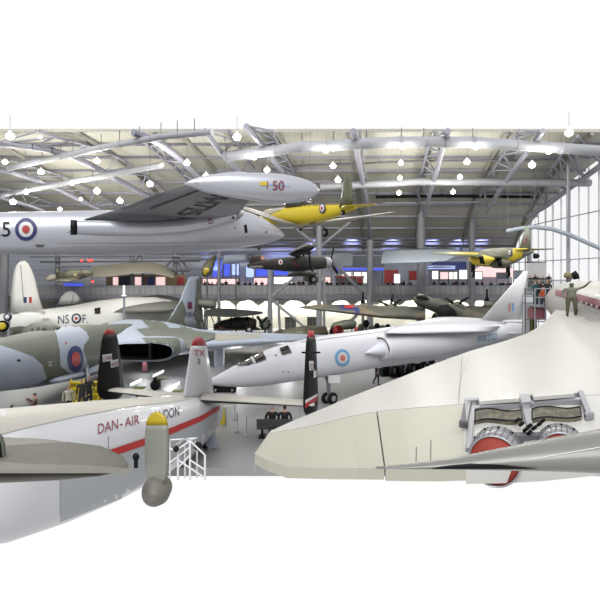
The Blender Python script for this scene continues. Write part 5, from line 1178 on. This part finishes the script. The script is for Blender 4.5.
for (x, y, w, h, lb) in STR:
    c = at(x, y, (CH - .9) * F / (y - HY)); k = c.y / F; mb = MB()
    t = thing('lectern', lb, 'lectern', Vector((c.x, c.y, 0)))
    P = [c + Vector((-w / 2 * k, 0, -h / 2 * k)), c + Vector((w / 2 * k, 0, h / 2 * k)), c + Vector((w / 2 * k, .1, h / 2 * k + .1)), c + Vector((-w / 2 * k, .1, -h / 2 * k + .1))]
    Q = [p - Vector((0, -.02, .06)) for p in P]; mb.add(P + Q, [(0, 1, 2, 3), (7, 6, 5, 4)] + [(i, (i + 1) % 4, 4 + (i + 1) % 4, 4 + i) for i in range(4)], 'strip_lit'); mb.build('lit_strip', t)
    mb = MB(); mb.box((c.x + .1, c.y + .35, .82 if 0 else c.z - .35), (w * k, .5, .06), 'stand_green'); mb.box((c.x, c.y + .3, (c.z - .4) / 2), (.15, .15, c.z - .4), 'stand_green'); mb.build('desk', t)
mb = MB(); c = at_z(155, 390, 0); mb.ball(c + Vector((0, 0, .3)), .3, 'black_matt'); mb.bar(c, c + Vector((0, 0, .75)), .12, 'black_matt'); mb.solo('dark_exhibit', 'small dark exhibit on the floor between the lit lecterns', 'exhibit')
mb = MB(); c = at_z(145, 373, 0); mb.box(c + Vector((0, 0, .6)), (.3, .2, .9), 'maroon_stripe'); mb.box(c + Vector((0, 0, .05)), (.5, .4, .1), 'truss_dark'); mb.solo('post_box', 'small red-brown box on a foot under the jet intake', 'box')
# white scaffold steps at the bottom
t = thing('metal_stairs', 'white tubular metal stair frame at the bottom beside the propeller blade', 'steps', at(185, 480, 14))
Z = 14.5
def sb(pts, nm, r=.03, m='white_paint'):
    mb = MB()
    for (x0, y0, d0, x1, y1, d1) in pts: mb.bar(at(x0, y0, Z + d0), at(x1, y1, Z + d1), r, m, 6)
    return mb.build(nm, t)
sb([(164.5, 444, 0, 164.5, 480, 0), (178, 449, 0, 178, 480, 0), (190, 441, 0, 190, 480, 0), (205, 455, 0, 205, 480, 0)], 'front_post', .035)
sb([(170, 440, 1.2, 170, 478, 1.2), (185, 445, 1.2, 185, 478, 1.2), (197, 446, 1.2, 197, 478, 1.2)], 'rear_post', .028)
sb([(164.5, 467, 0, 190, 447, 0), (178, 460, 0, 205, 478, 0), (164.5, 446, 0, 178, 452, 0), (178, 468, 0, 190, 455, 0), (190, 441, 0, 205, 455, 0), (190, 460, 0, 205, 470, 0), (178, 449, 0, 190, 441, 0)], 'brace', .026)
sb([(178, 449, 0, 185, 445, 1.2), (164.5, 444, 0, 170, 440, 1.2), (190, 441, 0, 197, 438, 1.2), (170, 440, 1.2, 197, 438, 1.2)], 'top_rail', .026)
mb = MB(); mb.ball(at(176, 449, Z - .1), .09, 'black'); mb.ball(at(198, 446, Z + .6), .13, 'black'); mb.bar(at(176, 447, Z), at(184, 440, Z + .6), .07, 'rail_grey', 10); mb.bar(at(184, 440, Z + .6), at(196, 443, Z + .6), .07, 'rail_grey', 10); mb.build('hose', t)
mb = MB(); c = at(136, 457, 14.2); mb.ball(c, .1, 'black', (1, .6, 1.2)); mb.bar(c, c - Vector((0, 0, .3)), .06, 'black'); mb.solo('hull_vent', 'small dark vent cover on the lower side of the white airliner', 'vent')
# thin hanging wires of the suspended aircraft
for i, (x, y, Y, lb) in enumerate([(150, 210, 21, 'thin steel wire holding the silver jet fuselage'), (225, 208, 23.2, 'thin steel wire holding the silver jet nose'), (310, 203, 25, 'thin steel wire holding the yellow trainer'), (303, 258, 34.5, 'thin steel wire holding the dark high-winged aircraft'), (500, 248, 37, 'thin steel wire holding the twin-engined aircraft')]):
    p = at(x, y, Y); mb = MB(); zz = 18.4; q = Vector((p.x, p.y, min(zz, CH + .287 * Y) - .02)); 
    if q.z > p.z: mb.bar(p, q, .008, 'truss_dark', 4); mb.solo('suspension_wire', lb, 'wire')

# ================================================================== LIGHT AND CAMERA
w = bpy.data.worlds.new('World'); bpy.context.scene.world = w; w.use_nodes = True
w.node_tree.nodes['Background'].inputs[0].default_value = (1, 1, 1, 1); w.node_tree.nodes['Background'].inputs[1].default_value = 1.0
sd = bpy.data.lights.new('sun', 'SUN'); sd.energy = 4.2; sd.angle = math.radians(50); so = bpy.data.objects.new('sun', sd); COL.objects.link(so); so.rotation_euler = (math.radians(38), 0, math.radians(-14))
# glow of the blue show lighting high on the far wall
for x, y in [(353, 240), (394, 242), (434, 241), (462, 241), (484, 240), (315, 243), (215, 262), (280, 262)]:
    ld = bpy.data.lights.new('show_light', 'SPOT'); ld.energy = 700; ld.color = (.35, .4, 1); ld.spot_size = 1.5; ld.spot_blend = .8; ld.shadow_soft_size = .2
    lo = bpy.data.objects.new('show_light', ld); COL.objects.link(lo); lo.location = at(x, y + 8, 63.5); lo.rotation_euler = (math.radians(125), 0, 0)
for p in [(-11, 35, 1.2), (-7, 37, 1.3), (-8.5, 33, .9), (-4.5, 35.5, 1.1), (-1, 37, 1.1)]:  # unseen fill lights added to brighten the floor under the delta wing
    ld = bpy.data.lights.new('wing_fill', 'POINT'); ld.energy = 110; ld.shadow_soft_size = .5; lo = bpy.data.objects.new('wing_fill', ld); COL.objects.link(lo); lo.location = p
cd_ = bpy.data.cameras.new('camera'); cam = bpy.data.objects.new('camera', cd_); COL.objects.link(cam)
cam.location = CAM; cam.rotation_euler = (math.radians(90), 0, 0); cd_.sensor_width = 36; cd_.lens = 30; cd_.shift_y = -25 / 600; cd_.clip_end = 500
sc = bpy.context.scene; sc.camera = cam
sc.view_settings.view_transform = 'Standard'; sc.view_settings.look = 'None'; sc.view_settings.exposure = 0; sc.view_settings.gamma = 1; sc.view_settings.use_curve_mapping = False
